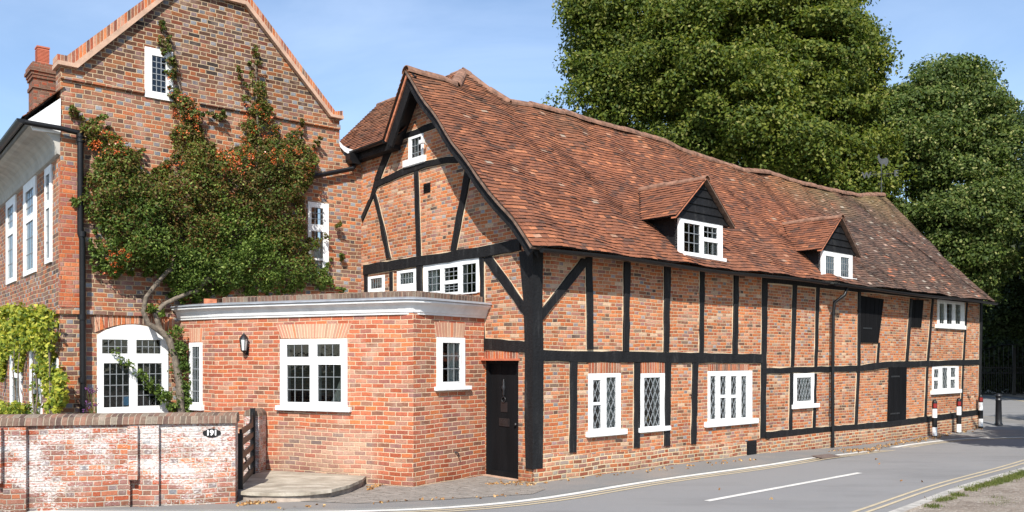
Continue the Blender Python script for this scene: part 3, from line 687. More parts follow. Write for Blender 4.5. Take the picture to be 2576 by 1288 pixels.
# --- street front
FE = A.uz(2463, 900)[0]; uMid = A.uz(1930, 900)[0]
hA = []
W7 = lambda *b: zb(Q7, *b); W8 = lambda *b: zb(Q8, *b)
hA.append(window(house, A, W7(383, 590, 543, 888), [W7(403, 624, 441, 735), W7(403, 750, 443, 868), W7(470, 610, 518, 863)], ('dia', .135, .27), W7(370, 876, 566, 902), curtains=[cu(.05, .22), cu(.62, .94)], came=.014, label='white two light window with diamond leading, nearest the corner post'))
w2h = window(house, A, W7(643, 590, 765, 870), [W7(660, 611, 742, 856)], ('dia', .14, .27), W7(632, 859, 785, 881), curtains=[cu(.72, .92)], came=.014, label='narrow single white window with diamond leading and a sunflower inside'); hA.append(w2h)
hA.append(window(house, A, W7(984, 578, 1205, 838), [W7(993, 604, 1020, 820), W7(1043, 604, 1072, 698), W7(1043, 713, 1071, 817), W7(1097, 604, 1125, 698), W7(1097, 713, 1125, 815), W7(1149, 604, 1175, 812)], ('dia', .12, .25), W7(966, 826, 1227, 850), curtains=[cu(.04, .3, .02, .45), cu(.42, .6, .02, .4), cu(.72, .95)], came=.014, label='wide white four light window with diamond leading'))
hA.append(window(house, A, W8(124, 590, 233, 748), [W8(141, 611, 214, 729)], ('dia', .13, .25), W8(113, 744, 247, 764), curtains=[cu(.55, .85)], came=.014, label='small square white window with diamond leading in the middle of the front'))
hA.append(window(house, A, W8(825, 555, 956, 680), [W8(831, 570, 854, 610), W8(830, 627, 853, 669), W8(873, 562, 899, 666), W8(915, 562, 940, 608), W8(914, 622, 938, 664)], ('dia', .13, .25), W8(817, 673, 963, 692), curtains=[cu(.1, .9, .02, .9)], cmat='blind', came=.014, label='white three light window on the ground floor at the far end'))
hA.append(window(house, A, W8(850, 226, 986, 352), [W8(859, 240, 883, 340), W8(896, 242, 923, 342), W8(939, 245, 966, 342)], ('grid', 2, 4), W8(840, 347, 985, 366), curtains=[cu(.05, .3), cu(.75, .95)], came=.012, label='white three light window on the upper floor at the far end'))
door_hole = A.rect(*W8(604, 560, 693, 832)); loft = A.rect(*W8(466, 205, 562, 436))
m = MB(); m.wall(A, [(0, -.3), (FE, -.3), (FE, 4.25), (0, 4.25)], hA, 0, .25); front = m.build('wall', M['brick_timber'], house)
m = MB(); m.wall(A, [(0, -.3), (uMid, -.3), (uMid, .30), (1.0, .42), (0, .55)], [], .035, .06)
zs_ = [(0, 918), (290, 885), (600, 862), (780, 838), (1055, 800)]
pp = [A.uz(*Q8(*p)) for p in zs_]
m.wall(A, [(pp[0][0] - .1, -.3), (FE, -.3), (FE, pp[-1][1])] + [(u, z) for u, z in reversed(pp)], [], .10, .12)
m.build('plinth', M['brick_plinth'], house)
b7 = lambda name, *q: beam(house, A, name, [Q7(*p) for p in q]); b8 = lambda name, *q: beam(house, A, name, [Q8(*p) for p in q])
m = MB()                                            # corner post, proud on both faces
q = [A.uz(*p) for p in ((1362, 632), (1360, 760), (1363, 900), (1362, 1050), (1361, 1177))]; e = [B.uz(*p) for p in ((1310, 632), (1322, 760), (1325, 900), (1324, 1050), (1327, 1177))]
vs = []
for (ua, za), (ub, _) in zip(q, e):
    j = random.uniform(-.006, .006); cz = za; cc = Vector((P0[0], P0[1])) + A.n * .045 + B.n * .045
    for p in (A.P(ua, cz, -.05), A.P(ua, cz, .045), Vector((cc.x, cc.y, cz)), B.P(ub, cz, .045), B.P(ub, cz, -.05)): vs.append(p)
fs = [(i * 5 + k, i * 5 + k + 1, (i + 1) * 5 + k + 1, (i + 1) * 5 + k) for i in range(len(q) - 1) for k in range(4)] + [(0, 1, 2, 3, 4), tuple((len(q) - 1) * 5 + k for k in (4, 3, 2, 1, 0))]
m.add(vs, fs); m.build('corner_post', M['timber'], house)
beam(house, A, 'rail', [(1362, 880), (1362, 909), Q7(1252, 540), Q7(1252, 494)], n=18)
for q in (((368, 8), (402, 8), (406, 470), (375, 470)), ((560, 32), (590, 32), (583, 480), (556, 480)), ((763, 52), (795, 52), (786, 482), (760, 482)), ((943, 75), (968, 75), (962, 492), (940, 492)), ((1113, 92), (1136, 92), (1131, 495), (1107, 495)),
          ((290, 533), (326, 533), (320, 988), (287, 988)), ((612, 535), (644, 535), (641, 965), (610, 965)), ((766, 535), (796, 535), (790, 955), (762, 955)), ((905, 538), (934, 538), (923, 946), (899, 946)), ((1257, 105), (1285, 105), (1274, 915), (1247, 915))): b7('stud', *q)
b7('brace', (345, 12), (392, 22), (149, 325), (149, 262))
beam(house, A, 'rail', [Q8(-30, 565), Q8(-30, 594), Q8(445, 580), Q8(445, 551)], n=12); beam(house, A, 'rail', [Q8(440, 552), Q8(440, 582), Q8(620, 560), Q8(620, 530)], n=6); beam(house, A, 'rail', [Q8(615, 532), Q8(615, 562), Q8(1060, 546), Q8(1060, 521)], n=12)
zs2 = [(-15, 884, 920), (290, 858, 885), (600, 832, 862), (790, 807, 838), (1055, 771, 800)]
for (x0, a0, b0), (x1, a1, b1) in zip(zs2[:-1], zs2[1:]): beam(house, A, 'sill_beam', [Q8(x0, a0), Q8(x0, b0), Q8(x1, b1), Q8(x1, a1)], t=.06 + x0 * .00001)
beam(house, A, 'wall_plate', [Q8(-20, 108), Q8(-20, 135), Q8(1065, 240), Q8(1065, 208)], n=20, t=.014)
for q in (((122, 140), (144, 140), (128, 556), (112, 556)), ((240, 160), (259, 160), (246, 556), (231, 556)), ((450, 180), (463, 180), (460, 552), (447, 552)), ((550, 436), (561, 436), (554, 540), (542, 540)), ((712, 215), (722, 215), (700, 530), (689, 530)),
          ((822, 215), (831, 215), (806, 530), (796, 530)), ((995, 235), (1003, 235), (987, 522), (977, 522)), ((1064, 215), (1075, 215), (1066, 690), (1056, 770)), ((107, 590), (124, 590), (118, 880), (103, 880)), ((229, 590), (243, 590), (237, 868), (222, 868)),
          ((445, 578), (457, 578), (446, 845), (433, 845)), ((794, 558), (804, 558), (794, 812), (783, 812)), ((975, 548), (984, 548), (976, 780), (967, 780))): b8('stud', *q)
# boarded loft door, small hatch and plank door
def planks(name, quad, n, pl=A, off=.03, mat='door', parent=None):
    q = [pl.uz(*Q8(*p)) for p in quad]             # tl, tr, br, bl
    m = MB()
    for i in range(n):
        a, b = i / n + .004, (i + 1) / n - .012; f = lambda P, Q, s: (P[0] + (Q[0] - P[0]) * s, P[1] + (Q[1] - P[1]) * s)
        m.prism(pl, [f(q[3], q[2], a), f(q[3], q[2], b), f(q[0], q[1], b), f(q[0], q[1], a)], -.02, off + random.uniform(0, .006))
    m.prism(pl, q, -.03, off - .012); return m.build(name, M[mat], parent or house)
ld = planks('loft_door', ((464, 200), (579, 218), (551, 438), (464, 436)), 5)
def hinge(par, pl, box, off=.045):
    m = MB(); a, b, c, d = pl.rect(*box); m.slab(pl, a, b, c, d, off - .02, off); m.build('hinge', M['iron'], par)
hinge(ld, A, W8(470, 360, 515, 368))
planks('hatch', ((713, 220), (779, 222), (766, 359), (712, 358)), 3)
pd = planks('plank_door', ((606, 560), (694, 558), (690, 834), (598, 836)), 4)
hinge(pd, A, W8(612, 602, 655, 610)); hinge(pd, A, W8(608, 788, 655, 796))
# soldier-course heads
for bx in ((383, 536, 543, 589), (645, 534, 765, 589), (985, 545, 1190, 577)):
    a, b, c, d = A.rect(*W7(*bx)); m = MB(); m.slab(A, a, b, c, d, -.02, .018); m.build('window_head', M['soldier_red'], house)
a, b, c, d = A.rect(*W7(1174, 928, 1222, 1002)); m = MB(); m.slab(A, a, b, c, d, 0, .045)
for k in range(9): z = c + (d - c) * (k + .7) / 10; m.slab(A, a + .02, b - .02, z, z + .018, .04, .058)
m.build('air_vent', M['black'], house)

# --- gable end
hB = []
WB = lambda *b: zb(Q2, *b); W6 = lambda *b: zb(Q6, *b)
hB.append(window(house, B, WB(770, 682, 845, 815), [WB(786, 694, 835, 806)], ('grid', 3, 3), WB(753, 797, 857, 830), curtains=[cu(.1, .35)], came=.012, label='tiny white window high in the gable'))
hB.append(window(house, B, W6(567, 100, 648, 190), [W6(580, 112, 638, 163)], ('grid', 5, 1), curtains=[cu(.1, .9, .5, .9)], came=.010, label='smallest white window of the row under the tie beam'))
hB.append(window(house, B, W6(713, 70, 810, 190), [W6(728, 84, 797, 140)], ('grid', 5, 2), curtains=[cu(.1, .9, .3, .9)], came=.010, label='middle white window of the row under the tie beam'))
hB.append(window(house, B, W6(846, 22, 1126, 196), [W6(867, 70, 932, 178), W6(951, 58, 1020, 122), W6(951, 140, 1022, 182), W6(1042, 40, 1112, 184)], ('grid', 3, 3), curtains=[cu(.05, .2), cu(.85, .96)], came=.012, label='wide three light white window under the tie beam'))
dr = B.rect(*W6(1158, 528, 1300, 1143))             # door hole (pixels are at the frame's middle)
uD0, uD1 = B.uz(1221, 900)[0], B.uz(1304, 900)[0]; dtop = B.uz(1262, 907)[1]
hB.append([(uD0, -.02), (uD1, -.02), (uD1, dtop), (uD0, dtop)])
vent = B.rect(*WB(845, 922, 878, 970))
gA = B.uz(*Q2(1288, 1130)); 
gl = []
for w_ in np.linspace(.25, float(rw[0]) - .05, 8): p = S(a_lo(0) + .4, w_, -.10); d2 = Vector((p.x, p.y)) - B.o; gl.append((d2.dot(B.d), p.z))
lf_ = B.uz(990, 330); cz_e = 6.62
m = MB(); m.wall(B, [(0, -.3), (0, EV + .15)] + [p for p in gl if p[0] < -.05] + [(gl[-1][0] - .9, cz_e - .05), (uR, cz_e - .05), (uR, -.3)], hB, 0, .25)
m.build('wall', M['brick_timber'], house)
bb = lambda name, f, *q, **k: beam(house, B, name, [f(*p) for p in q], **k)
bb('rafter', Q2, (688, 670), (722, 670), (628, 905), (600, 905)); bb('rafter', Q2, (600, 905), (630, 905), (598, 985), (572, 1010)); bb('rafter', Q2, (572, 1008), (598, 985), (541, 1115), (535, 1090))
bb('rafter', Q2, (780, 440), (765, 400), (712, 640), (760, 560))
bb('collar', Q2, (700, 690), (700, 718), (935, 634), (920, 606))
cb_ = [(606, 912, 948), (650, 893, 925), (740, 848, 886), (860, 810, 842), (960, 790, 822), (1062, 786, 818)]
for (x0, a0, b0), (x1, a1, b1) in zip(cb_[:-1], cb_[1:]): bb('collar', Q2, (x0, a0), (x0, b0), (x1, b1), (x1, a1), t=.036, jit=.004)
bb('brace', Q2, (588, 975), (606, 975), (648, 1140), (628, 1140)); bb('brace', Q2, (628, 1138), (648, 1138), (682, 1300), (660, 1300))
bb('stud', Q2, (797, 850), (819, 850), (833, 1290), (810, 1290)); bb('brace', Q2, (1060, 840), (1086, 868), (1010, 1262), (984, 1262))
for q in (((918, 667), (918, 693), (1060, 668), (1060, 644)), ((1058, 645), (1058, 669), (1210, 648), (1210, 622)), ((1208, 622), (1208, 649), (1312, 630), (1312, 600))): bb('tie_beam', lambda x, y: (x, y), *q, t=.05)
raf = [(1290, 560), (1344, 622)]
for q in (((918, 690), (926, 690), (926, 760), (918, 760)), ((981, 684), (989, 684), (989, 760), (981, 760)), ((1050, 668), (1064, 665), (1066, 760), (1052, 760)), ((1207, 645), (1219, 645), (1221, 905), (1216, 905)), ): bb('stud', lambda x, y: (x, y), *q)
bb('brace', lambda x, y: (x, y), (1214, 650), (1238, 644), (1328, 770), (1326, 802)); bb('rail', lambda x, y: (x, y), (1217, 851), (1217, 880), (1328, 888), (1328, 860))
# rafter on the wall just under the right verge
pr = [B.P(u, z) for u, z in gl]
for i in range(len(gl) - 1):
    (u0, z0), (u1, z1) = gl[i], gl[i + 1]; m = MB(); m.prism(B, [(u0, z0 - .30), (u0, z0 + .02), (u1, z1 + .02), (u1, z1 - .30)], -.02, .03 + .001 * i); m.build('rafter', M['timber'], house)
m = MB(); a, b, c, d = vent; m.slab(B, a, b, c, d, -.02, .012)
for k in range(4): z = c + (d - c) * (k + .5) / 5; m.slab(B, a + .015, b - .015, z, z + .02, .01, .024)
m.build('air_vent', M['black'], house)
a, b, c, d = B.uz(1214, 882)[0], B.uz(1306, 882)[0], B.uz(1260, 902)[1], B.uz(1260, 884)[1]
m = MB(); m.slab(B, a, b, c, d, -.02, .02); m.build('door_head', M['soldier_red'], house)
m = MB(); m.slab(B, a - .03, b + .02, c - .035, c, -.02, .12); m.build('door_hood', M['terracotta'], house)
fd = thing  # door of the gable end
m = MB(); fw_ = .06
for (x0, x1, za, zc) in ((uD0, uD0 + fw_, 0, dtop), (uD1 - fw_, uD1, 0, dtop), (uD0 + fw_, uD1 - fw_, dtop - .06, dtop)): m.slab(B, x0, x1, za, zc, -.16, -.015)
m.build('door_frame', M['door'], house)
m = MB(); n = 5
for i in range(n): a = uD0 + fw_ + (uD1 - uD0 - 2 * fw_) * i / n; b = uD0 + fw_ + (uD1 - uD0 - 2 * fw_) * (i + 1) / n - .006; m.slab(B, a, b, .10, dtop - .06, -.12, -.075 + .002 * (i % 2))
m.slab(B, uD0 + fw_, uD1 - fw_, .09, dtop - .05, -.13, -.085); m.slab(B, uD0 + fw_, uD1 - fw_, .05, .14, -.12, -.02)
door = m.build('front_door', M['door'], house)
uc = (uD0 + uD1) / 2
m = MB(); m.slab(B, uc - .14, uc + .14, .93, 1.07, -.075, -.062); m.slab(B, uc - .11, uc + .11, .97, 1.03, -.07, -.055); m.build('letter_slot', M['iron'], door)
m = MB(); m.lathe(B.P(uc - .01, 1.46, -.06), [(.012, 0), (.03, .03), (.02, .10), (.045, .16), (.02, .2), (.028, .24), (.005, .3)], 10); m.tube([B.P(uc - .01 + .05 * math.sin(k), 1.40 + .05 * math.cos(k), -.055) for k in np.linspace(0, 6.28, 12)], .010, 6); m.build('door_knocker', M['iron'], door)
m = MB(); m.slab(B, uc - .10, uc + .08, 1.18, 1.36, -.075, -.066); m.build('notice_plate', M['iron'], door)
m = MB(); m.lathe(B.P(uD1 - fw_ - .07, .98, -.05), [(.005, -.03), (.028, -.012), (.03, .01), (.005, .03)], 10); m.build('door_knob', M['iron'], door)
m = MB(); m.slab(B, uD0, uD1, -.05, .05, -.3, .06); m.build('door_step', M['stone'], house)
# pale mortar showing along the edges of the timbers
for lst in MORT.values():
    m = MB()
    for k_, (pl, q) in enumerate(lst):
        a_, b_, c_, d_ = [Vector(p) for p in q]; e1 = (b_ - a_).normalized() * .017; e2 = (c_ - d_).normalized() * .017; n = max(2, int((a_ - d_).length / .15)); up_, dn_ = [], []
        for i in range(n + 1):
            s_1 = i / n; j1, j2 = random.uniform(.45, 1.25), random.uniform(.45, 1.25); p1 = a_.lerp(d_, s_1) - e1 * j1; p2 = b_.lerp(c_, s_1) + e2 * j2; up_.append((p1.x, p1.y)); dn_.append((p2.x, p2.y))
        m.prism(pl, up_ + dn_[::-1], -.01, .003 + .0002 * k_)
    m.build('mortar_fillet', M['mortar'], house)
# shell: back walls, far end, floor
bk = A.shift(-2 * rd + .76)
m = MB(); m.wall(bk, [(-.2, -.3), (FE, -.3), (FE, 4.2), (-.2, 4.2)], [], .1, .2)
Fp = Plane((A.P(FE, 0).x, A.P(FE, 0).y), (-A.n.x, -A.n.y))
fz = S(ra[-1], rw[-1]).z
m.wall(Fp, [(-.01, -.3), (2 * rd - .7, -.3), (2 * rd - .7, 4.0), (rd - .38, fz - .42), (.0, 3.9)], [], 0, .25)
m.build('wall', M['brick_timber'], house)
m = MB(); m.add([A.P(.3, .02, -.3), A.P(FE - .3, .02, -.3), A.P(FE - .3, .02, -7), A.P(.3, .02, -7)], [(0, 1, 2, 3)]); m.add([A.P(.3, 2.3, -.3), A.P(FE - .3, 2.3, -.3), A.P(FE - .3, 2.3, -7), A.P(.3, 2.3, -7)], [(0, 1, 2, 3)]); m.add([A.P(.3, 0, -2.4), A.P(FE - .3, 0, -2.4), A.P(FE - .3, 5.6, -2.4), A.P(.3, 5.6, -2.4)], [(0, 1, 2, 3)])
m.add([B.P(-5.5, 0, -2.2), B.P(-.6, 0, -2.2), B.P(-.6, 3.4, -2.2), B.P(-5.5, 3.4, -2.2)], [(0, 1, 2, 3)]); m.add([B.P(-4.5, 3.4, -2.2), B.P(-2.6, 3.4, -2.2), B.P(-3.0, 6, -2.2), B.P(-4.5, 6, -2.2)], [(0, 1, 2, 3)]); m.build('inner_walls', M['room'], house, recalc=False)
# --- gutters and the front downpipe
def gutter(parent, pts, r=.065, mat='black'):
    m = MB(); vs = []; pts = [Vector(p) for p in pts]; n = len(pts)
    for i, p in enumerate(pts):
        t = (pts[min(i + 1, n - 1)] - pts[max(i - 1, 0)]).normalized(); s = t.cross(Vector((0, 0, 1))).normalized()
        for rr in (r, r - .008):
            for k in range(8): th = math.pi * k / 7; vs.append(p + s * math.cos(th) * rr + Vector((0, 0, -math.sin(th) * rr)))
    fs = [(i * 16 + k + h, i * 16 + k + 1 + h, (i + 1) * 16 + k + 1 + h, (i + 1) * 16 + k + h) for i in range(n - 1) for h in (0, 8) for k in range(7)] + [(i * 16 + a, i * 16 + a + 8, (i + 1) * 16 + a + 8, (i + 1) * 16 + a) for i in range(n - 1) for a in (0, 7)] + [tuple(range(8)), tuple((n - 1) * 16 + k for k in range(8))]
    m.add(vs, fs, 0, False); return m.build('gutter', M[mat], parent, recalc=False)
gA1 = [EA.P(u, EV - .045 + .02 * math.sin(u), .05) for u in np.linspace(a_lo(0) + .15, 9.2, 22)]; gA2 = [EA.P(u, EV - .05 + .012 * math.sin(u * .8), .05) for u in np.linspace(9.6, a_hi(0) - .02, 22)]
gutter(house, gA1); gutter(house, gA2)
m = MB(); m.add([EA.P(u, EV - .05, -.01) for u in (a_lo(0) + .1, a_hi(0) - .1)] + [A.P(u, EV - .02, 0) for u in (a_hi(0) - .2, a_lo(0) + .3)], [(0, 1, 2, 3)]); m.build('soffit', M['black'], house, recalc=False)
pt = [Q8(325, 160), Q8(316, 200), Q8(303, 235), Q8(299, 300), Q8(296, 600), Q8(293, 960)]
pts = [(A.uz(*p)[0], A.uz(*p)[1]) for p in pt]; pts[-1] = (pts[-1][0], g(9, 21) + .06)
offs_ = [.38, .36, .16, .15, .15, .17]
m = MB(); m.tube([A.P(u, z, o) for (u, z), o in zip(pts, offs_)], .040, 10); 
for zz in (3.2, 2.0, .9): m.tube([A.P(pts[3][0] + (pts[5][0] - pts[3][0]) * (3.2 - zz) / 3, zz + d_, .15) for d_ in (0, .06)], .050, 10)
m.build('downpipe', M['black'], house)

# --- dormers
def dormer(label, left, right, apexp, foot_l, foot_r, winbox, lights, sillbox, z_base, label_w, sty, seed):
    pl = A.shift(.15 if seed == 1 else .20)
    ua, za = pl.uz(*apexp); ul, zl = pl.uz(*foot_l); ur, zr = pl.uz(*foot_r); d_ = thing
    hw = (ur - ul) / 2 ; ua = (ua + (ul + ur) / 2) / 2
    zf = (zl + zr) / 2; dep = (za + .06 - EV) / rise * rd - .38 + .12 + (.12 if seed == 1 else .17)   # run back until the ridge meets the main slope
    # cheeks and front
    wu0, wu1, wz0, wz1 = pl.rect(*winbox)
    h = window(house, pl, winbox, lights, sty, sillbox, o0=-.06, o1=.05, curtains=[cu(.55, .72, .02, .5), cu(.84, .97)] if seed == 1 else [cu(.05, .9, .2, .98)], came=.014, label=label_w)
    m = MB(); n = 5; zb_ = wz1 - .02
    for i in range(n):                              # lapped boards of the little gable
        z0 = zb_ + (za - zb_) * i / n; z1 = zb_ + (za - zb_) * (i + 1) / n
        f = lambda z: max(.015, (hw + .02) * min(1.0, (za - z) / (za - zf)))
        cx = ua + ((wu0 + wu1) / 2 - ua) * .3; y0, y1 = f(z0), f(z1)
        vs = [pl.P(cx - y0, z0, .060), pl.P(cx + y0, z0, .060), pl.P(cx + y1, z1, .035), pl.P(cx - y1, z1, .035), pl.P(cx - y0, z0, 0), pl.P(cx + y0, z0, 0), pl.P(cx + y1, z1, -.01), pl.P(cx - y1, z1, -.01)]
        m.add(vs, [(0, 1, 2, 3), (4, 5, 1, 0), (4, 0, 3, 7), (1, 5, 6, 2), (7, 6, 5, 4), (3, 2, 6, 7)])
    m.build('dormer_gable', M['timber'], house)
    m = MB()
    for u in (wu0 + .0, wu1 - .0):
        sgn = -1 if u == wu0 else 1
        q = [pl.P(u, z_base - .30, .0), pl.P(u, zf + .06, .0), pl.P(u, zf + .06, -dep * .98), pl.P(u, z_base - .10, -.25)]
        q2 = [p + Vector((pl.d.x, pl.d.y, 0)) * (-sgn * .05) for p in q]
        m.add(q + q2, [(0, 1, 2, 3), (7, 6, 5, 4), (0, 4, 5, 1), (1, 5, 6, 2), (2, 6, 7, 3), (3, 7, 4, 0)])
    m.build('dormer_cheek', M['timber'], house)
    # roof: two slopes of tiles cut where they meet the main slope
    cx = ua
    for sgn in (-1, 1):
        half = hw + .06; L_ = math.hypot(half, za + .05 - zf); rs = (za + .05 - zf)
        def Sd(a, w_, h=0.0, sgn=sgn, half=half, L_=L_, rs=rs):   # a = distance back from the face, w_ up from the eave
            un = cx + sgn * half * (1 - w_ / L_); p = pl.P(un, zf + rs * w_ / L_, .16 - a)
            nn = Vector((pl.d.x * sgn * rs, pl.d.y * sgn * rs, half)).normalized(); return p + nn * (h + .01)
        def far(w_, L_=L_, rs=rs): z = zf + rs * w_ / L_; return max(.1, (z - EV) / rise * rd - .38 + .16 + .12 + (.12 if seed == 1 else .17))
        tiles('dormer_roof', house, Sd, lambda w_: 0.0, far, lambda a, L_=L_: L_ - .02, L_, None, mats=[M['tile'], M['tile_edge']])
        vgp = [Sd(0, w_, -.01) for w_ in np.linspace(0, L_ - .02, 6)]
        strip3('verge_edge', house, vgp, Vector((0, 0, -.030)), Vector((-pl.n.x, -pl.n.y, 0)) * .12, 'ridge_edge' if sgn < 0 else 'verge')
    ridge_caps(house, [pl.P(cx, za + .06, .17), pl.P(cx, za + .055, -dep + .05)], r=.095)
    # pale lead flashing under the sill
    a, b, c, d = pl.rect(*sillbox)
    q = [pl.P(a + .02, c - .01, .045), pl.P(b + .05, c - .01, .045)]
    p3 = S((pl.P(b + .12, 0) - EA.P(0, 0)).dot(av), .22, .045); p4 = S((pl.P(a + .0, 0) - EA.P(0, 0)).dot(av), .22, .045)
    m = MB(); m.add([q[0], q[1], p3, p4] + [p - nv * .015 for p in (q[0], q[1], p3, p4)], [(0, 1, 2, 3), (7, 6, 5, 4), (0, 4, 5, 1), (1, 5, 6, 2), (2, 6, 7, 3), (3, 7, 4, 0)]); m.build('lead_flashing', M['white_old'], house)
W3 = lambda *b: zb(Q3, *b); K7 = lambda x0, y0, x1, y1: (1572.3 + x0 * .2198, 408.8 + y0 * .2198, 1572.3 + x1 * .2198, 408.8 + y1 * .2198)
dormer('', 0, 0, (1760, 456), (1690, 553), (1829, 567), K7(600, 668, 1095, 1095), [K7(650, 705, 832, 1030), K7(876, 742, 1032, 868), K7(878, 915, 1040, 1060)], K7(640, 1070, 1128, 1112), 4.36, 'white two light window of the nearer dormer', [('grid', 3, 3), ('grid', 3, 2), ('grid', 3, 1)], 1)
dormer('', 0, 0, (2100, 551), (2058, 635), (2150, 641), (2064, 634, 2140, 710), [(2072, 645, 2094, 694), (2110, 648, 2131, 698)], (2060, 705, 2146, 714), 4.36, 'white two light window of the further dormer', ('grid', 4, 3), 2)

# --- cross wing behind the gable
wing_e = B.shift(.22); wing_r = B.shift(-1.38)
e0u, e0z = wing_e.uz(890, 377); ez1 = wing_e.uz(975, 351); wz = (e0z + ez1[1]) / 2
r0 = wing_r.uz(1160, 181); r1 = wing_r.uz(900, 284); wr = (r0[1] + r1[1]) / 2
ua0 = wing_e.uz(846, 377)[0] - .8; ua1 = wing_e.uz(985, 348)[0] + .3; ur1 = wing_r.uz(1166, 181)[0]
WL = math.hypot(1.6, wr - wz); dBv = Vector((B.d.x, B.d.y, 0))
def Sw(a, w_, h=0.0):
    s = w_ / WL; p = wing_e.P(ua0 + a, wz + (wr - wz) * s, -1.6 * s)
    return p + Vector((B.n.x * (wr - wz), B.n.y * (wr - wz), 1.6)).normalized() * (h + .012 * math.sin(a * 2 + w_))
wing = tiles('wing_roof', house, Sw, lambda w_: 0.0, lambda w_: (ua1 - ua0) + (ur1 - ua1) * w_ / WL, lambda a: WL, WL, None, mats=[M['tile_brown'], M['tile_edge']])
m = MB(); m.add([wing_r.P(ua0, wr), wing_r.P(ur1, wr), wing_r.P(ur1, wr - 2.2, -2.2), wing_r.P(ua0, wr - 2.2, -2.2)], [(0, 1, 2, 3)]); m.build('wing_back_slope', M['tile_brown'], house, recalc=False)
ridge_caps(wing, [wing_r.P(ua0, wr + .0), wing_r.P(ur1 - .05, wr)], r=.08)
gutter(house, [wing_e.P(u, wz - .03, .05) for u in np.linspace(wing_e.uz(884, 377)[0], wing_e.uz(972, 352)[0], 6)])
m = MB(); m.slab(B, uR, wing_e.uz(985, 348)[0], wz - .22, wz - .02, 0, .2); m.build('wing_fascia', M['timber'], house)

# ------------------------------------------------------------------ tall brick house
bh = thing('brick_house', 'tall old brick house with stepped gable end, white windows and a chimney', 'house', C.P(uL / 2, 0, -1))
hC = []
WC = lambda *b: zb(Q1, *b); W5 = lambda *b: zb(Q5, *b)
uK = C.uz(854, 400)[0]
hC.append(window(bh, C, WC(727, 250, 868, 500), [WC(762, 286, 832, 466)], ('grid', 3, 6), curtains=[], o1=.03, came=.014, label='small white attic window with leaded panes half hidden by the climber'))
hC.append(window(bh, C, (774, 510, 826, 692), [Q2(276, 1046) + Q2(336, 1130), Q2(276, 1165) + Q2(336, 1300), Q2(276, 1310) + (811, 686)], ('grid', 3, 3), curtains=[cu(.1, .9, .05, .5)], came=.012, label='tall narrow white window beside the bush'))
a, b, c, d = C.rect(*W5(488, 400, 845, 795)); arch = [(a, c), (b, c)] + [(a + (b - a) * (1 - k / 10), d + .20 * math.sin(math.pi * (k / 10)) ** .8) for k in range(0, 11)]
hC.append(window(bh, C, W5(488, 400, 845, 795), [W5(512, 420, 641, 491), W5(684, 422, 806, 491), W5(520, 539, 649, 760), W5(690, 539, 812, 753)], [('grid', 4, 2), ('grid', 4, 2), ('grid', 4, 4), ('grid', 4, 4)], shape=arch, came=.012, curtains=[], label='wide white leaded window with a shallow arched top'))
zk = 7.22; uA0 = C.uz(190, 155)[0]; ztop = 9.1; uT0 = C.uz(447, 100)[0]; uT1 = C.uz(615, 17)[0]; uA1 = C.uz(829, 272)[0]
m = MB(); m.wall(C, [(uL, -.3), (0, -.3), (0, 6.62), (uK, 6.62), (uK, zk), (uA1, zk), (uT1, ztop), (uT0, ztop), (uA0, zk), (uL, zk)], hC, 0, .35)
m.build('wall', M['brick_old'], bh)
m = MB(); qz = 5.5; m.slab(C, uL - .004, C.uz(202, 500)[0], 3.02, qz, -.1, .012); m.build('corner_bricks', M['brick_quoin'], bh)
def rake(pts, name, o0, o1, lo, hi, mat):           # band following the gable edge, lo/hi measured perpendicular
    m = MB(); n = len(pts); vs = []
    for i, p in enumerate(pts):
        a = Vector(pts[max(i - 1, 0)]); b = Vector(pts[min(i + 1, n - 1)]); v = (b - a).normalized(); nr = Vector((-v.y, v.x)); k = 1.0
        if 0 < i < n - 1: w1_ = (Vector(p) - a).normalized(); k = 1 / max(.5, nr.dot(Vector((-w1_.y, w1_.x))))
        q = Vector(p); l_ = q + nr * lo * k; h_ = q + nr * hi * k
        vs += [C.P(l_.x, l_.y, o0), C.P(l_.x, l_.y, o1), C.P(h_.x, h_.y, o1), C.P(h_.x, h_.y, o0)]
    fs = [(i * 4 + k, i * 4 + (k + 1) % 4, (i + 1) * 4 + (k + 1) % 4, (i + 1) * 4 + k) for i in range(n - 1) for k in range(4)] + [(3, 2, 1, 0), tuple((n - 1) * 4 + k for k in range(4))]
    m.add(vs, fs)
    def uvf(v): return ((v - C.P(0, 0)).dot(Vector((C.d.x, C.d.y, 0))) * 1.3, v.z)
    return m.build(name, mat, bh, uvfn=uvf)
rk = [(uL - .06, zk), (uA0, zk), (uT0, ztop), (uT1, ztop), (uA1, zk), (uK + .05, zk)]
rake(rk, 'coping_stone', -.36, .10, -.02, .05, M['stone']); rake(rk, 'coping_bricks', -.30, .055, .05, .165, M['soldier_red'])
for a, b, c, d in ((uL, C.uz(362, 200)[0], 6.98, 7.07), (C.uz(500, 250)[0], uK, 6.98, 7.07), (uL - .02, C.uz(420, 700)[0], 2.90, 3.0)): m = MB(); m.slab(C, a, b, c, d, -.02, .05); m.build('string_course', M['brick_old'], bh)
a, b, c, d = C.rect(*W5(488, 400, 845, 795))
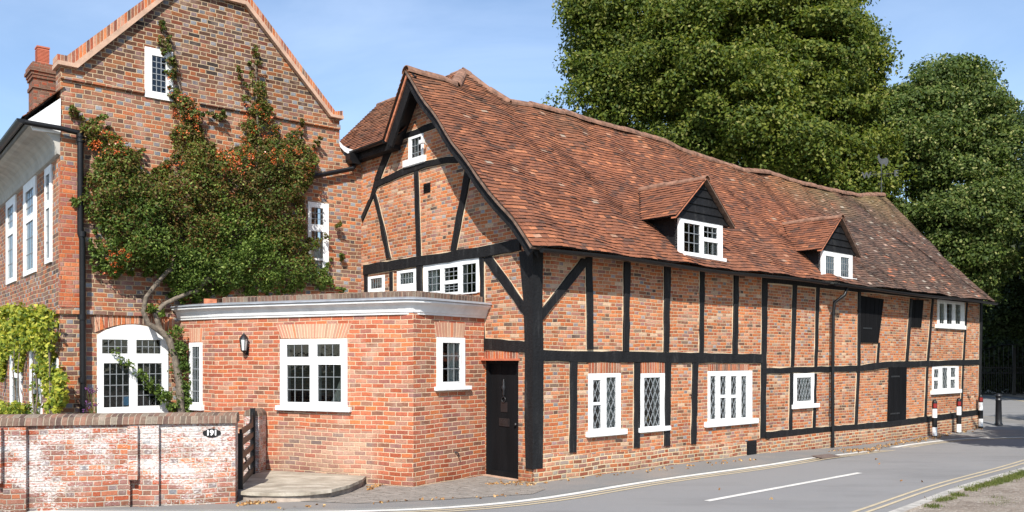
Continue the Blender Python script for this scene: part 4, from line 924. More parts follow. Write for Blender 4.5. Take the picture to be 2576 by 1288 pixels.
# arched brick head over the ground-floor window
m = MB(); n = 15
for i in range(n):
    s0, s1 = i / n, (i + 1) / n; zz = lambda s: d + .20 * math.sin(math.pi * min(max(s, .02), .98)) ** .8 + .015; f = lambda s, r: (a - .06 + (b - a + .12) * s + (s - .5) * r * .5, zz(s) + r)
    m.prism(C, [f(s0 + .004, 0), f(s1 - .004, 0), f(s1 - .004, .27), f(s0 + .004, .27)], -.01, .012 + .002 * (i % 3))
m.build('window_arch', M['soldier_red'], bh)
m = MB(); q = W5(622, 706, 653, 752); r_ = C.rect(*q); m.slab(C, *r_[:4], -.022, -.018) ; m.build('window_sticker', plain('blue_sticker', (.10, .42, .66), .5, .1, 30), bh)
# left street front
hD = []
for i, (fb, gl_) in enumerate((((18, 500, 42, 712), [(23, 520, 37, 575), (23, 592, 37, 700)]), ((62, 455, 93, 690), [(69, 478, 88, 540), (69, 558, 88, 678)]), ((116, 420, 132, 662), [(120, 440, 129, 505), (120, 525, 129, 650)]),
                ((28, 860, 56, 1040), [(33, 880, 50, 930), (33, 950, 50, 1020)]), ((78, 862, 107, 1044), [(84, 880, 102, 930), (84, 950, 102, 1030)]), ((132, 900, 148, 1046), [(136, 915, 145, 960), (136, 975, 145, 1036)]))):
    hD.append(window(bh, D, fb, gl_, ('grid', 3, 3), curtains=[], came=.012, o1=.03, label=['far', 'middle', 'near'][i % 3] + ' tall white window of the ' + ('upper' if i < 3 else 'ground') + ' floor on the receding front'))
m = MB(); m.wall(D, [(-16, -.3), (0, -.3), (0, 6.0), (-16, 6.0)], hD, 0, .3); m.build('wall', M['brick_old'], bh)
m = MB(); m.slab(D, -16, .02, 2.90, 3.0, -.02, .05); m.build('string_course', M['brick_old'], bh)
cz = 5.66
m = MB(); prof = [(0, cz), (.05, cz + .02), (.06, cz + .06)] + [(.06 + .36 * (1 - math.cos(k)), cz + .06 + .34 * math.sin(k)) for k in np.linspace(.15, 1.5, 6)] + [(.47, cz + .44), (.47, cz + .56), (0, cz + .56)]
pd0 = D.P(-16, 0); pd1 = D.P(-.02, 0); m.sweep([(pd0.x, pd0.y), (pd1.x, pd1.y)], prof); m.build('cove_cornice', M['cove'], bh)
er = Plane((pd1.x, pd1.y), (-D.n.x, -D.n.y))       # section plane across the eaves at the corner
m = MB(); q = [D.P(-.0, cz + .36, .42), D.P(0, cz + .52, .50), D.P(0, cz + .98, .0), D.P(0, cz + .36, 0)]
dd = Vector((D.d.x, D.d.y, 0)); m.add([p + dd * .02 for p in q] + [p - dd * .04 for p in q], [(0, 1, 2, 3), (7, 6, 5, 4), (0, 4, 5, 1), (1, 5, 6, 2), (2, 6, 7, 3), (3, 7, 4, 0)]); m.build('eaves_end_board', M['white'], bh)
ez = cz + .55; n_ = Vector((D.n.x, D.n.y, 0)); sl = Vector((-D.n.x, -D.n.y, 1.02)).normalized(); sn = Vector((D.n.x * 1.02, D.n.y * 1.02, 1)).normalized()
def Se(a, w_, h=0.0): return D.P(.04 - a, ez, .56) + sl * w_ + sn * h
def Stop(a): return 3.9
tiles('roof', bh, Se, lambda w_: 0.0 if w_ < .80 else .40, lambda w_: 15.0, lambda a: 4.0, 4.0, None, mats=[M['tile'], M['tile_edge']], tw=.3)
m = MB(); pk = Se(.4, 4.0); pk2 = Se(15, 4.0); m.add([pk, pk2, pk2 - n_ * 3 + Vector((0, 0, -2.9)), pk - n_ * 3 + Vector((0, 0, -2.9))], [(0, 1, 2, 3)]); m.build('back_roof_slope', M['tile_brown'], bh, recalc=False)
gutter(bh, [D.P(-16, ez - .03, .60), D.P(.02, ez - .03, .60)], .07)
m = MB(); gq = [D.P(.06, ez - .09, .56), C.P(C.uz(150, 320)[0], ez - .12, .12), C.P(C.uz(206, 322)[0], ez - .16, .12)]; m.tube(gq, .045, 10); m.build('gutter', M['black'], bh)
ud = C.uz(198, 500)[0]
m = MB(); m.tube([C.P(ud, ez - .15, .12), C.P(ud, 4.3, .12), C.P(ud + .03, 4.2, .12), C.P(ud + .05, 0, .12)], .052, 12)
for zz in (5.9, 4.25, 2.8, 1.7, 5.95): m.tube([C.P(ud + (.03 if zz < 4.3 else 0), zz, .12), C.P(ud + (.03 if zz < 4.3 else 0), zz + .09, .12)], .068, 12)
m.build('downpipe', M['black'], bh)
# chimney
cc = Vector((-10.85, 20.2, 0)); rot = math.atan2(C.d.y, C.d.x)
def wz_(y, Y=20.2): return CH + (HY - y) / F * Y
m = MB(); m.box((cc.x, cc.y, 5.2), .46, .56, wz_(207) - 5.2, rot); m.box((cc.x, cc.y, wz_(232)), .51, .61, .08, rot)
z = wz_(207)
for k, s in enumerate((.06, .10, .16)): m.box((cc.x, cc.y, z + .07 * k), .46 + s, .56 + s, .07, rot)
m.box((cc.x, cc.y, z + .21), .57, .67, .10, rot); m.box((cc.x, cc.y, z + .31), .50, .60, wz_(168) - z - .31, rot)
chim = m.build('chimney', brick('brick_chimney', [(.24, .10, .06), BR, (.17, .10, .07), BR], [BR, RD], (.26, .20, .14), bh=.075, joint=.009, grime=.5), bh)
m = MB(); zt = wz_(168); m.box((cc.x, cc.y, zt), .24, .24, .40, rot); m.box((cc.x, cc.y, zt + .40), .27, .27, .035, rot)
for k in range(9): m.box((cc.x, cc.y, zt + .10 + k * .031), .256, .256, .012, rot)
m.build('chimney_pot', M['terracotta'], chim)
# rest of the shell
Cb = C.shift(-9)
m = MB(); m.wall(Plane((C.P(uK - .35, 0, -.3).x, C.P(uK - .35, 0, -.3).y), (-C.n.x, -C.n.y)), [(0, -.3), (9, -.3), (9, 7), (0, 7)], [], .0, .25); m.wall(Cb, [(uL, -.3), (uK, -.3), (uK, 6), (uL, 6)], [], 0, .25); m.build('wall', M['brick_old'], bh)
m = MB(); m.add([C.P(uL + .4, .03, -.4), C.P(-.4, .03, -.4), C.P(-.4, .03, -8), C.P(uL + .4, .03, -8)], [(0, 1, 2, 3)]); m.add([C.P(uL + .4, 0, -2.5), C.P(-.4, 0, -2.5), C.P(-.4, 7, -2.5), C.P(uL + .4, 7, -2.5)], [(0, 1, 2, 3)])
m.add([D.P(-14, 0, -2.5), D.P(-.4, 0, -2.5), D.P(-.4, 5.5, -2.5), D.P(-14, 5.5, -2.5)], [(0, 1, 2, 3)]); m.add([C.P(uL + .4, 3.1, -.4), C.P(-.4, 3.1, -.4), C.P(-.4, 3.1, -2.5), C.P(uL + .4, 3.1, -2.5)], [(0, 1, 2, 3)]); m.build('inner_walls', M['room'], bh, recalc=False)
# hopper, sloping pipe, flashing at the inner corner
m = MB(); a, b, c, d = C.rect(868, 391, 900, 416); m.prism(C, [(a + .06, c), (b - .06, c), (b, c + .08), (b, d), (a, d), (a, c + .08)], .02, .22); m.tube([C.P(C.uz(885, 420)[0], C.uz(885, 418)[1], .12), C.P(C.uz(880, 430)[0], C.uz(880, 427)[1], .12), C.P(C.uz(760, 450)[0], C.uz(760, 450)[1], .10), C.P(C.uz(700, 462)[0], C.uz(700, 462)[1], .10)], .05, 10); m.tube([C.P(C.uz(890, 380)[0], C.uz(890, 378)[1], .12), C.P(C.uz(885, 380)[0], C.uz(885, 395)[1], .12)], .04, 8); m.build('rain_hopper', M['black'], bh)
m = MB(); fl = [C.uz(*p) for p in ((848, 343), (852, 356), (862, 367), (874, 374), (889, 378))]
vs = [C.P(u, z, .03) for u, z in fl] + [C.P(u, z - .13, .07) for u, z in fl]; m.add(vs, [(i, i + 1, i + 6, i + 5) for i in range(4)]); m.build('lead_flashing', M['white_old'], bh, recalc=False)

# ------------------------------------------------------------------ single-storey extension
ex = thing('brick_extension', 'low red brick extension with canted corners under a white coved cornice', 'house extension', X1.P(2, 0, -.5))
hX = window(ex, X1, W6(126, 418, 462, 772), [W6(160, 445, 272, 508), W6(313, 443, 428, 506), W6(162, 548, 277, 735), W6(317, 546, 434, 733)], [('grid', 3, 1), ('grid', 3, 1), ('grid', 3, 3), ('grid', 3, 3)], W6(110, 756, 482, 778), curtains=[((.68, .95), (.90, .95), .03, .56), cu(.94, .99)], came=.010, o1=.03, cmat='blind', label='wide white four light leaded window')
hX2 = window(ex, X2, W6(908, 410, 1046, 662), [W6(932, 437, 1020, 632)], ('grid', 3, 3), W6(897, 655, 1070, 673), curtains=[cu(.55, .85)], came=.013, o1=.03, label='narrow white leaded window on the right cant')
hX0 = window(ex, X0, (479, 862, 510, 1030), [(487, 872, 505, 1012)], ('grid', 3, 5), (476, 1018, 514, 1031), curtains=[cu(.3, .8)], came=.013, o1=.03, label='thin white leaded window on the left cant')
TZ = 2.86
m = MB(); l1 = X1.uz(1040, 900)[0]; L1 = (E2 - E1).length; L2 = (E3 - E2).length; L0 = (E1 - E0).length
m.wall(X1, [(0, -.1), (L1, -.1), (L1, TZ), (0, TZ)], [hX], 0, .22); m.wall(X2, [(0, -.1), (L2, -.1), (L2, TZ), (0, TZ)], [hX2], 0, .22); m.wall(X0, [(0, -.1), (L0, -.1), (L0, TZ), (0, TZ)], [hX0], 0, .22)
m.build('wall', M['brick_ext'], ex)
def splay(pl, x0, x1, y0, y1, n):                   # flat brick arch of splayed voussoirs
    ua, ub = pl.uz(x0, y1)[0], pl.uz(x1, y1)[0]; xm = (x0 + x1) / 2; zt, zb2 = pl.uz(xm, y0)[1], pl.uz(xm, y1)[1]; m = MB(); um = (ua + ub) / 2
    for i in range(n):
        s0, s1 = ua + (ub - ua) * i / n + .006, ua + (ub - ua) * (i + 1) / n - .006; k = .16
        m.prism(pl, [(s0, zb2), (s1, zb2), (s1 + (s1 - um) * k, zt), (s0 + (s0 - um) * k, zt)], -.01, .006 + .0015 * (i % 3))
    m.prism(pl, [(ua, zb2), (ub, zb2), (ub + (ub - um) * k, zt), (ua + (ua - um) * k, zt)], -.01, .004, 1)
    return m.build('window_arch', [t_arch, M['mortar']], ex)
t = NT('arch_bricks'); t.l(t.ramp(t.isl(), [(0, (.36, .20, .13)), (.3, (.46, .28, .19)), (.6, (.40, .17, .11)), (.8, (.50, .17, .08)), (1, (.34, .22, .16))]), t.p.inputs['Base Color']); t.p.inputs['Roughness'].default_value = .9; t.bump(t.noise(50, 4), .5, .006); t_arch = t.m
splay(X1, 708, 871, 815, 850, 24); splay(X2, 1098, 1166, 812, 848, 10); splay(X0, 478, 508, 826, 860, 6)
path = [(p.x, p.y) for p in (E0, E1, E2, E3)]
def rounded(path, r=.25):
    out = [path[0]]
    for i in range(1, len(path) - 1):
        p = Vector(path[i]); a = Vector(path[i - 1]); b = Vector(path[i + 1]); pa = p + (a - p).normalized() * r; pb = p + (b - p).normalized() * r
        for k in range(5): s = k / 4; out.append(tuple(pa * (1 - s) ** 2 + p * 2 * s * (1 - s) + pb * s * s))
    return out + [path[-1]]
rp = rounded(path); e_ = (Vector(path[-1]) - Vector(path[-2])).normalized(); rp[-1] = tuple(Vector(rp[-1]) + e_ * .05)
m = MB(); m.sweep(rp, [(-.1, TZ - .02), (.03, TZ - .02), (.035, TZ + .01), (.05, TZ + .02), (.06, TZ + .06), (.09, TZ + .12), (.14, TZ + .16), (.17, TZ + .17), (.17, TZ + .20), (-.1, TZ + .20)]); m.build('cornice', M['white_old'], ex)
m = MB(); m.sweep(rp, [(-.12, TZ + .203), (.18, TZ + .203), (.20, TZ + .215), (.18, TZ + .235), (.0, TZ + .27), (-.12, TZ + .27)]); m.build('lead_capping', M['lead'], ex)
rp2 = [tuple(X0.P(L0 * .75, 0)[:2]), ] + rp[1:]
m = MB(); m.sweep([tuple((X1.P(.15, 0, 0))[:2])] + rp[6:], [(-.26, TZ + .2), (-.04, TZ + .2), (-.03, TZ + .355), (-.05, TZ + .37), (-.24, TZ + .37), (-.26, TZ + .36)])
m.build('parapet', M['coping_brick'], ex)
m = MB(); b_ = X0.P(L0 * .72, TZ + .2, -.12); m.box(b_, .22, .11, .16, .4); m.build('loose_brick', M['ridge_edge'], ex)
m = MB(); q = [E0, E1, E2, E3, B.P(-2.6, 0), C.P(-.6, 0)]; m.add([Vector((p.x, p.y, TZ + .19)) for p in q], [tuple(range(6))]); m.build('flat_roof', M['lead'], ex, recalc=False)
m = MB(); q = [X1.P(.1, .03, -.3), X1.P(L1 - .1, .03, -.3), X1.P(L1, .03, -3), X1.P(0, .03, -3)]; m.add(q + [p + Vector((0, 0, 2.8)) for p in (q[3], q[2])], [(0, 1, 2, 3), (3, 2, 5, 4)]); m.build('inner_walls', M['room'], ex, recalc=False)
m = MB(); p_ = X2.uz(*Q6(1003, 990)); m.tube([X2.P(p_[0] - .02, p_[1] + .02, 0), X2.P(p_[0] + .01, p_[1], .05), X2.P(p_[0] + .04, p_[1] - .07, .06)], .012, 6); m.build('pipe_stub', M['iron'], ex)

# wall lantern
lu, lz = X1.uz(623, 890); lan = thing('wall_lantern', 'small black wall lantern on the red brick extension', 'lantern', X1.P(lu, lz - .03, .0))
m = MB(); m.slab(X1, lu - .03, lu + .03, lz - .02, lz + .12, 0, .02); m.tube([X1.P(lu, lz + .02, .01), X1.P(lu, lz - .01, .06), X1.P(lu, lz + .03, .10)], .012, 6); m.build('bracket', M['black'], lan)
lc = X1.P(lu, lz + .03, .10)
m = MB(); m.lathe(lc, [(.03, 0), (.05, .02), (.055, .03)], 6); m.lathe(lc + Vector((0, 0, .23)), [(.085, 0), (.075, .02), (.035, .075), (.015, .09), (.012, .11)], 6)
for k in range(6): a = 2 * math.pi * k / 6; m.tube([lc + Vector((.052 * math.cos(a), .052 * math.sin(a), .03)), lc + Vector((.075 * math.cos(a), .075 * math.sin(a), .235))], .006, 5)
m.build('lantern_frame', M['iron'], lan)
m = MB(); m.lathe(lc + Vector((0, 0, .03)), [(.046, 0), (.068, .2)], 6); m.build('lantern_glass', plain('frosted_glass', (.55, .58, .56), .2, .05, 5), lan)

# stone step
P_ = lambda x, y: (lambda v: Vector((v.x, v.y, 0)))(ground(x, y))
sf = [(612, 1264), (660, 1268), (720, 1268), (780, 1265), (830, 1258), (875, 1246), (905, 1232), (922, 1218), (928, 1206)]
fr_ = [P_(*p) for p in sf]; bkp = [X1.P((Vector((p.x, p.y)) - X1.o).dot(X1.d), 0, -.02) for p in (fr_[-1], fr_[0])]
ring = fr_ + [X1.P((Vector((fr_[-1].x, fr_[-1].y)) - X1.o).dot(X1.d), 0, .0)] + [Vector((-4.62, 15.45, 0)), Vector((-4.45, 14.9, 0)), Vector((-4.05, 13.1, 0))]
st = thing('door_step_platform', 'rounded flagstone step in front of the extension beside the garden gate', 'stone step', ring[2])
m = MB(); n = len(ring); m.add([p + Vector((0, 0, -.02)) for p in ring] + [Vector((p.x, p.y, .125)) for p in ring], [(i, (i + 1) % n, (i + 1) % n + n, i + n) for i in range(n)]); m.build('riser', M['riser'], st)
cen = sum(ring, Vector()) / n; rg = []
for i, p in enumerate(ring): 
    o = (p - cen).normalized() * (.035 + random.uniform(-.01, .015)) if i < 9 else Vector(); rg.append(Vector((p.x + o.x, p.y + o.y, 0)))
rg2 = []
for i in range(8):
    for s in (0, .5): q_ = rg[i].lerp(rg[i + 1], s); rg2.append(q_ + (q_ - cen).normalized() * random.uniform(-.012, .015))
rg = rg2 + rg[8:]; n = len(rg)
m = MB(); m.add([Vector((p.x, p.y, .118)) for p in rg] + [Vector((p.x, p.y, .165)) for p in rg], [(i, (i + 1) % n, (i + 1) % n + n, i + n) for i in range(n)] + [tuple(range(n, 2 * n))]); m.build('flagstones', M['flag'], st)
pc = P_(683, 1262) + Vector((0, 0, .075)); m = MB(); m.tube([pc + Vector((-.02, -.03, 0)), pc + Vector((.02, .1, 0))], .055, 14); m.build('drain_pipe_end', M['iron'], st)

# ------------------------------------------------------------------ garden wall, pier, gate, number
gw0, gw1 = P_(75, 1287), P_(592, 1271); GWp = Plane((gw1.x, gw1.y), (gw1.x - gw0.x, gw1.y - gw0.y))
gwl = thing('garden_wall', 'old low brick garden wall with flaking whitewash and rounded coping', 'wall', GWp.P(-2, 0, -.15))
zt = 1.19
m = MB(); uS = -8.0
m.wall(GWp, [(uS, -.05), (0, -.05), (0, zt), (uS, zt)], [], 0, .33)
def gu(x): return GWp.uz(x, 1100)[0]
for (x0, x1, o, z1) in ((327, 352, .15, zt - .02), (352, 402, .075, zt - .02), (327, 330, .0752, zt - .03), (-6, 13, .15, zt - .02), (13, 70, .075, zt - .02)): m.slab(GWp, gu(x0), gu(x1), .0 if o < .1 else .42, z1, -.05, o)
m.build('wall', M['brick_garden'], gwl)
m = MB(); prof = [(.05 - .21 + .21 * math.cos(k), zt + .15 * math.sin(k)) for k in np.linspace(0, math.pi, 9)]
ends = [GWp.P(uS, 0), GWp.P(.02, 0)]; m.sweep([(p.x, p.y) for p in (ends[0], GWp.P(-4, 0), ends[1])], prof); m.build('coping', M['coping_brick'], gwl)
pier = thing('gate_pier', 'narrow brick gate pier with rounded top against the extension', 'gate pier', (-4.36, 15.15, 0))
m = MB(); rr = math.atan2(X1.d.y, X1.d.x); m.box((-4.45, 15.15, -.02), .26, .44, 1.16, 0); m.build('shaft', M['brick_garden'], pier)
m = MB(); d1 = Vector((X1.d.x, X1.d.y)); 
for k in range(7): th0, th1 = math.pi * k / 7, math.pi * (k + 1) / 7
cpv = Vector((-4.45, 15.15, 1.14)); dl = Vector((0, 1, 0)); dn = Vector((1, 0, 0)); vs = []
for s in (-.23, .23):
    for k in range(9): th = math.pi * k / 8; vs.append(cpv + dl * s + dn * math.cos(th) * .14 + Vector((0, 0, math.sin(th) * .12)))
m.add(vs, [(k, k + 1, k + 10, k + 9) for k in range(8)] + [tuple(range(9)), tuple(range(17, 8, -1))]); m.build('pier_cap', M['coping_brick'], pier)
GP = Plane((-4.46, 14.88), (-4.46 + 4.03, 0)) ; ga = Vector((-4.40, 14.86)); gb = Vector((-4.05, 13.02)); GP = Plane((ga.x, ga.y), (gb.x - ga.x, gb.y - ga.y)); GL = (gb - ga).length
gate = thing('garden_gate', 'black wooden five bar garden gate beside the whitewashed wall', 'gate', GP.P(GL / 2, 0))
for a, b, c in ((0, .09, 1.28), (GL - .09, GL, 1.0)): m = MB(); m.slab(GP, a, b, .17, c, -.04, .04); m.build('gate_stile', M['black'], gate)
for z in (.20, .40, .60, .80, .97): m = MB(); m.slab(GP, .09, GL - .09, z, z + .085, -.02, .02); m.build('gate_bar', M['black'], gate)
m = MB(); m.prism(GP, [(.1, .18), (.2, .18), (GL - .1, .95), (GL - .2, .95)], .021, .04); m.build('gate_brace', M['black'], gate)
m = MB(); m.prism(GP, [(.09, 1.05), (.09, 1.22), (.45, 1.05)], -.018, .018); m.build('gate_bracket', M['black'], gate)
def text_on(name, txt, pl, u, z, off, size, mat, parent, depth=.004, bold=0.0, flat=None):
    cu_ = bpy.data.curves.new('t', 'FONT'); cu_.body = txt; cu_.size = size; cu_.extrude = depth; cu_.align_x = 'CENTER'; cu_.align_y = 'CENTER'; cu_.offset = bold
    to = bpy.data.objects.new('t', cu_); COL.objects.link(to); dg = bpy.context.evaluated_depsgraph_get(); me = bpy.data.meshes.new_from_object(to.evaluated_get(dg)); me.name = name
    bpy.data.objects.remove(to); o3 = pl.P(u, z, off); dx = Vector((pl.d.x, pl.d.y, 0)); dn_ = Vector((pl.n.x, pl.n.y, 0))
    for v in me.vertices: c = v.co.copy(); v.co = dx * c.x + Vector((0, 0, 1)) * c.y + dn_ * c.z
    me.materials.clear(); me.materials.append(mat); me.update(); return link_mesh(name, me, o3, parent)
nu, nz_ = GWp.uz(533, 1089); num = thing('house_number_sign', 'black oval house number plate reading 191 in white on the garden wall', 'sign', GWp.P(nu, nz_, .0))
m = MB(); m.prism(GWp, [(nu + math.cos(k) * (.105 if abs(math.cos(k)) < .9 else .125), nz_ + .064 * math.sin(k)) for k in np.linspace(0, 2 * math.pi, 29)[:-1]], 0, .014); m.build('plate', M['black'], num)
text_on('number', '191', GWp, nu, nz_, .0145, .105, M['white'], num, .002, .004)

# ------------------------------------------------------------------ bollards
def bollard_at(p, first):
    return p
bp = [(2351, 1101), (2412, 1092), (2467, 1078)]
bd = thing('striped_bollard', 'nearest striped bollard', 'bollard', (0, 0, 0)); c0 = Vector((0, 0, 0)); r_ = .068
for z0_, pr_f in ((0, [(r_ + .004, 0), (r_ + .004, .03), (r_, .035), (r_, .06)]), (.30, [(r_ + .001, 0), (r_ + .001, .27)]), (.82, [(r_ + .001, 0), (r_ + .001, .16), (r_ * .92, .20), (r_ * .7, .235), (r_ * .35, .255), (.004, .262)])):
    m = MB(); m.lathe((0, 0, z0_), pr_f, 20); m.build('black_band' if z0_ < .8 else 'black_top', M['black'], bd)
for z in ((.06, .30), (.57, .82)): m = MB(); m.lathe((0, 0, z[0]), [(r_, 0), (r_, z[1] - z[0])], 20); m.build('white_band', M['bwhite'], bd)
m = MB(); vs = []
for zz in (.85, .97):
    for k in range(7): th = -math.pi / 2 - .2 + (k - 3) * .22; vs.append(Vector(((r_ + .005) * math.cos(th), (r_ + .005) * math.sin(th), zz)))
m.add(vs, [(k, k + 1, k + 8, k + 7) for k in range(6)]); m.build('red_reflector', M['red'], bd, recalc=False)
lab = ['black and white striped bollard with red reflector, standing in the sun nearest the camera', 'middle black and white striped bollard with red reflector, its foot in shade', 'farthest black and white striped bollard with red reflector, at the corner of the house']
for i, p in enumerate(bp):
    r0_ = bd if i == 0 else bd.copy()
    if i:
        COL.objects.link(r0_)
        for ch in [c for c in bd.children]: c2 = ch.copy(); COL.objects.link(c2); c2.parent = r0_
    q = ground(*p); r0_.location = (q.x, q.y, q.z + .0); r0_['label'] = lab[i]; r0_['group'] = 'striped bollards at the far corner'
q = ground(2512, 1071)
bb_ = thing('iron_bollard', 'plain black cast iron bollard at the edge of the pavement', 'bollard', q)
m = MB(); m.lathe(q, [(.13, 0), (.13, .05), (.105, .09), (.10, .2), (.085, .80), (.10, .82), (.10, .85), (.08, .87), (.085, .93), (.11, .95), (.11, .99), (.07, 1.03), (.01, 1.05)], 20); m.build('post', M['iron'], bb_)

# ------------------------------------------------------------------ iron gates and weathervane
GY = 51.0
def gp(px, py): return (px - CX) / F * GY, CH + (HY - py) / F * GY
gt = thing('iron_gates', 'tall black wrought iron double gates with arched top in front of the dark trees', 'gates', (28.5, GY, 0))
GT = Plane((0, GY), (1, 0)); xa, xb = 26.3, 36.2; xm_ = gp(2551, 900)[0]
for x in (xa, xm_, xb): m = MB(); m.slab(GT, x - .09, x + .09, 0, 2.95 if abs(x - xm_) < .2 else 2.5, -.05, .05); m.build('gate_post', M['iron'], gt)
m = MB()
for z, h in ((.12, .05), (1.30, .05), (1.62, .05)): m.slab(GT, xa, xb, z, z + h, -.02, .02)
for s in (0, 1):
    x0, x1 = (xa, xm_) if s == 0 else (xb, xm_)
    pts = [(x0 + (x1 - x0) * k / 12, 2.25 + .75 * math.sin(math.pi / 2 * k / 12)) for k in range(13)]; m.tube([GT.P(u, z) for u, z in pts], .03, 6)
m.build('gate_rail', M['iron'], gt)
m = MB(); x = xa + .13
while x < xb: s = (x - xa) / (xm_ - xa) if x < xm_ else (xb - x) / (xb - xm_); m.tube([(x, GY, .1), (x, GY, 1.78 if int(x / .14) % 2 else 2.2 + .72 * math.sin(math.pi / 2 * s))], .014, 5); x += .14
m.build('gate_bars', M['iron'], gt)
m = MB(); x = xa + .2
while x < xb: m.tube([(x + .11 * math.cos(k), GY - .02, 1.47 + .11 * math.sin(k)) for k in np.linspace(0, 6.28, 11)], .012, 5); x += .3
m.build('gate_scrolls', M['iron'], gt)
vr = S(ra[-1] - .12, rw[-1], 0); vb = on_slope(*Q4(570, 975))
wvn = thing('weathervane', 'dark metal cockerel weathervane with W and E letters on the ridge end', 'weathervane', vb)
VP = Plane((vb.x, vb.y), (1, -.15)); k_ = vb.y / F       # metres per pixel of the photo at that distance
H = lambda y: vb.z + (488 - y) * k_
m = MB(); m.tube([VP.P(0, H(492)), VP.P(0, H(410))], .016, 6); m.build('pole', M['vane'], wvn)
m = MB(); m.tube([VP.P(-.43, H(439)), VP.P(.43, H(437))], .010, 5)
ys_ = VP.P(0, H(438)); m.tube([ys_ + Vector((-.05, -.4, 0)), ys_ + Vector((.05, .4, 0))], .010, 5)
for s in (-1, 1):
    for dz in (-1, 1): m.tube([VP.P(s * (.22 + .05 * math.cos(k)), H(438) + dz * (.055 + .045 * math.sin(k))) for k in np.linspace(0, 5, 8)], .006, 4)
    m.tube([VP.P(s * (.06 + .05 * math.cos(k)), H(466) + .07 * math.sin(k)) for k in np.linspace(0, 5.5, 10)], .006, 4)
m.build('arms', M['iron'], wvn)
text_on('letter', 'W', VP, -.50, H(441), 0, .30, M['vane'], wvn, .008, .010); text_on('letter', 'E', VP, .50, H(438), 0, .30, M['vane'], wvn, .008, .010)
ck = [(683, 345), (700, 300), (712, 288), (722, 305), (726, 350), (755, 372), (800, 368), (822, 350), (850, 362), (868, 400), (865, 440), (848, 470), (838, 498), (818, 495), (806, 462), (775, 462), (760, 478), (745, 462), (722, 440), (705, 405), (700, 368)]
m = MB(); m.prism(VP, [((x - 752) * .1465 * k_, H(345.9 + y * .1465)) for x, y in ck], -.01, .01); m.build('cockerel', M['vane'], wvn)

# ------------------------------------------------------------------ foliage
def leaves(name, cen, rad, per, size, mats, parent, matfn=None, flat=.8, droop=.3, shell=.55, aspect=.6, origin=None, fuzzy=0.0):
    """cen (N,3) clump centres, rad (N,) clump radii, per leaves per clump."""
    N = len(cen); idx = np.repeat(np.arange(N), per); n = len(idx)
    d = rng.normal(size=(n, 3)); d /= np.linalg.norm(d, axis=1)[:, None]; r = (shell + (1 - shell) * rng.random(n)) ** .6
    if fuzzy: r = np.minimum(np.abs(rng.normal(0, .62, n)), 1.25) * fuzzy + r * (1 - fuzzy)
    p = cen[idx] + d * (r * rad[idx])[:, None] * np.array([1, 1, flat])
    if fuzzy:                                      # each clump is drawn out along its own shoot
        ax = rng.normal(size=(N, 3)) * np.array([1, 1, .8]); ax /= np.linalg.norm(ax, axis=1)[:, None]; tt = np.clip(rng.normal(0, .55, n), -1.0, 1.0)
        p = p * 1.0 + ax[idx] * (tt * rad[idx] * 1.0)[:, None]; p[:, 2] -= (tt ** 2) * rad[idx] * .25
    nr = d * .7 + rng.normal(size=(n, 3)) * .55 + np.array([0, -.15, .35]); nr /= np.linalg.norm(nr, axis=1)[:, None]
    u = np.cross(nr, rng.normal(size=(n, 3))); u /= np.linalg.norm(u, axis=1)[:, None] + 1e-9; v = np.cross(nr, u)
    s = size * (.65 + .7 * rng.random(n)); u *= (s * .5)[:, None]; v *= (s * .5 * aspect)[:, None]
    V = np.stack([p - u, p + v, p + u, p - v], axis=1).reshape(-1, 3)
    mi = matfn(p) if matfn else None
    return np_mesh(name, V, 4, mats, parent, mi, origin)
def tree(name, label, loc, height, blobs, clumps, per, size, mat, group=None, trunk_r=.45, crad=(.7, 1.3), flat=.75, branches=14, cat='tree', inner=.25):
    """blobs: (x, y, z, rx, ry, rz) ellipsoids of the crown; clumps are spread near their surfaces."""
    t_ = thing(name, label, cat, loc, group); B_ = np.array(blobs, float); vol = (B_[:, 3] * B_[:, 5]) ; pr_ = vol / vol.sum()
    cs = []
    while len(cs) < clumps:
        k = rng.choice(len(B_), p=pr_); d = rng.normal(size=3); d /= np.linalg.norm(d)
        if d[1] > .45: continue
        rr = .78 + .25 * rng.random() if rng.random() > inner else .3 + .4 * rng.random()
        p = B_[k, :3] + d * B_[k, 3:] * rr
        q = (p - B_[:, :3]) / B_[:, 3:]; dd = (q ** 2).sum(1)
        if (np.delete(dd, k) < .45).any() and rng.random() > .25: continue
        if math.sin(p[0] * .95 + 2 * math.sin(p[2] * .5)) * math.sin(p[2] * 1.25 + 1.4 * math.sin(p[0] * .6) + p[1] * .4) > .42 and rng.random() < .8: continue
        cs.append(p)
    cs = np.array(cs); rad = rng.uniform(crad[0], crad[1], len(cs))
    leaves('crown', cs, rad, per, size, [mat], t_, flat=flat, fuzzy=.16)
    m = MB(); base = Vector(loc); top = Vector((B_[:, 0].mean(), B_[:, 1].mean(), B_[:, 2].max()))
    m.tube([base - Vector((0, 0, .3)), base + Vector((0, 0, 1.2)), base.lerp(top, .4), base.lerp(top, .75), top], [trunk_r * 1.35, trunk_r, trunk_r * .8, trunk_r * .45, .06], 10)
    for i in range(branches):
        c = Vector(cs[int(rng.integers(len(cs)))]); s = base.lerp(top, .25 + .6 * rng.random()); mid = s.lerp(c, .5) + Vector((0, 0, .4)); m.tube([s, mid, c], [trunk_r * .32, trunk_r * .18, .03], 6)
    m.build('trunk', M['bark_dark'], t_, uv=False, recalc=False); return t_
def BL_(px, py, Y, rx, ry, rz): return ((px - CX) / F * Y, Y, CH + (HY - py) / F * Y, rx, ry, rz)
Y1 = 44.0; k = Y1 / F
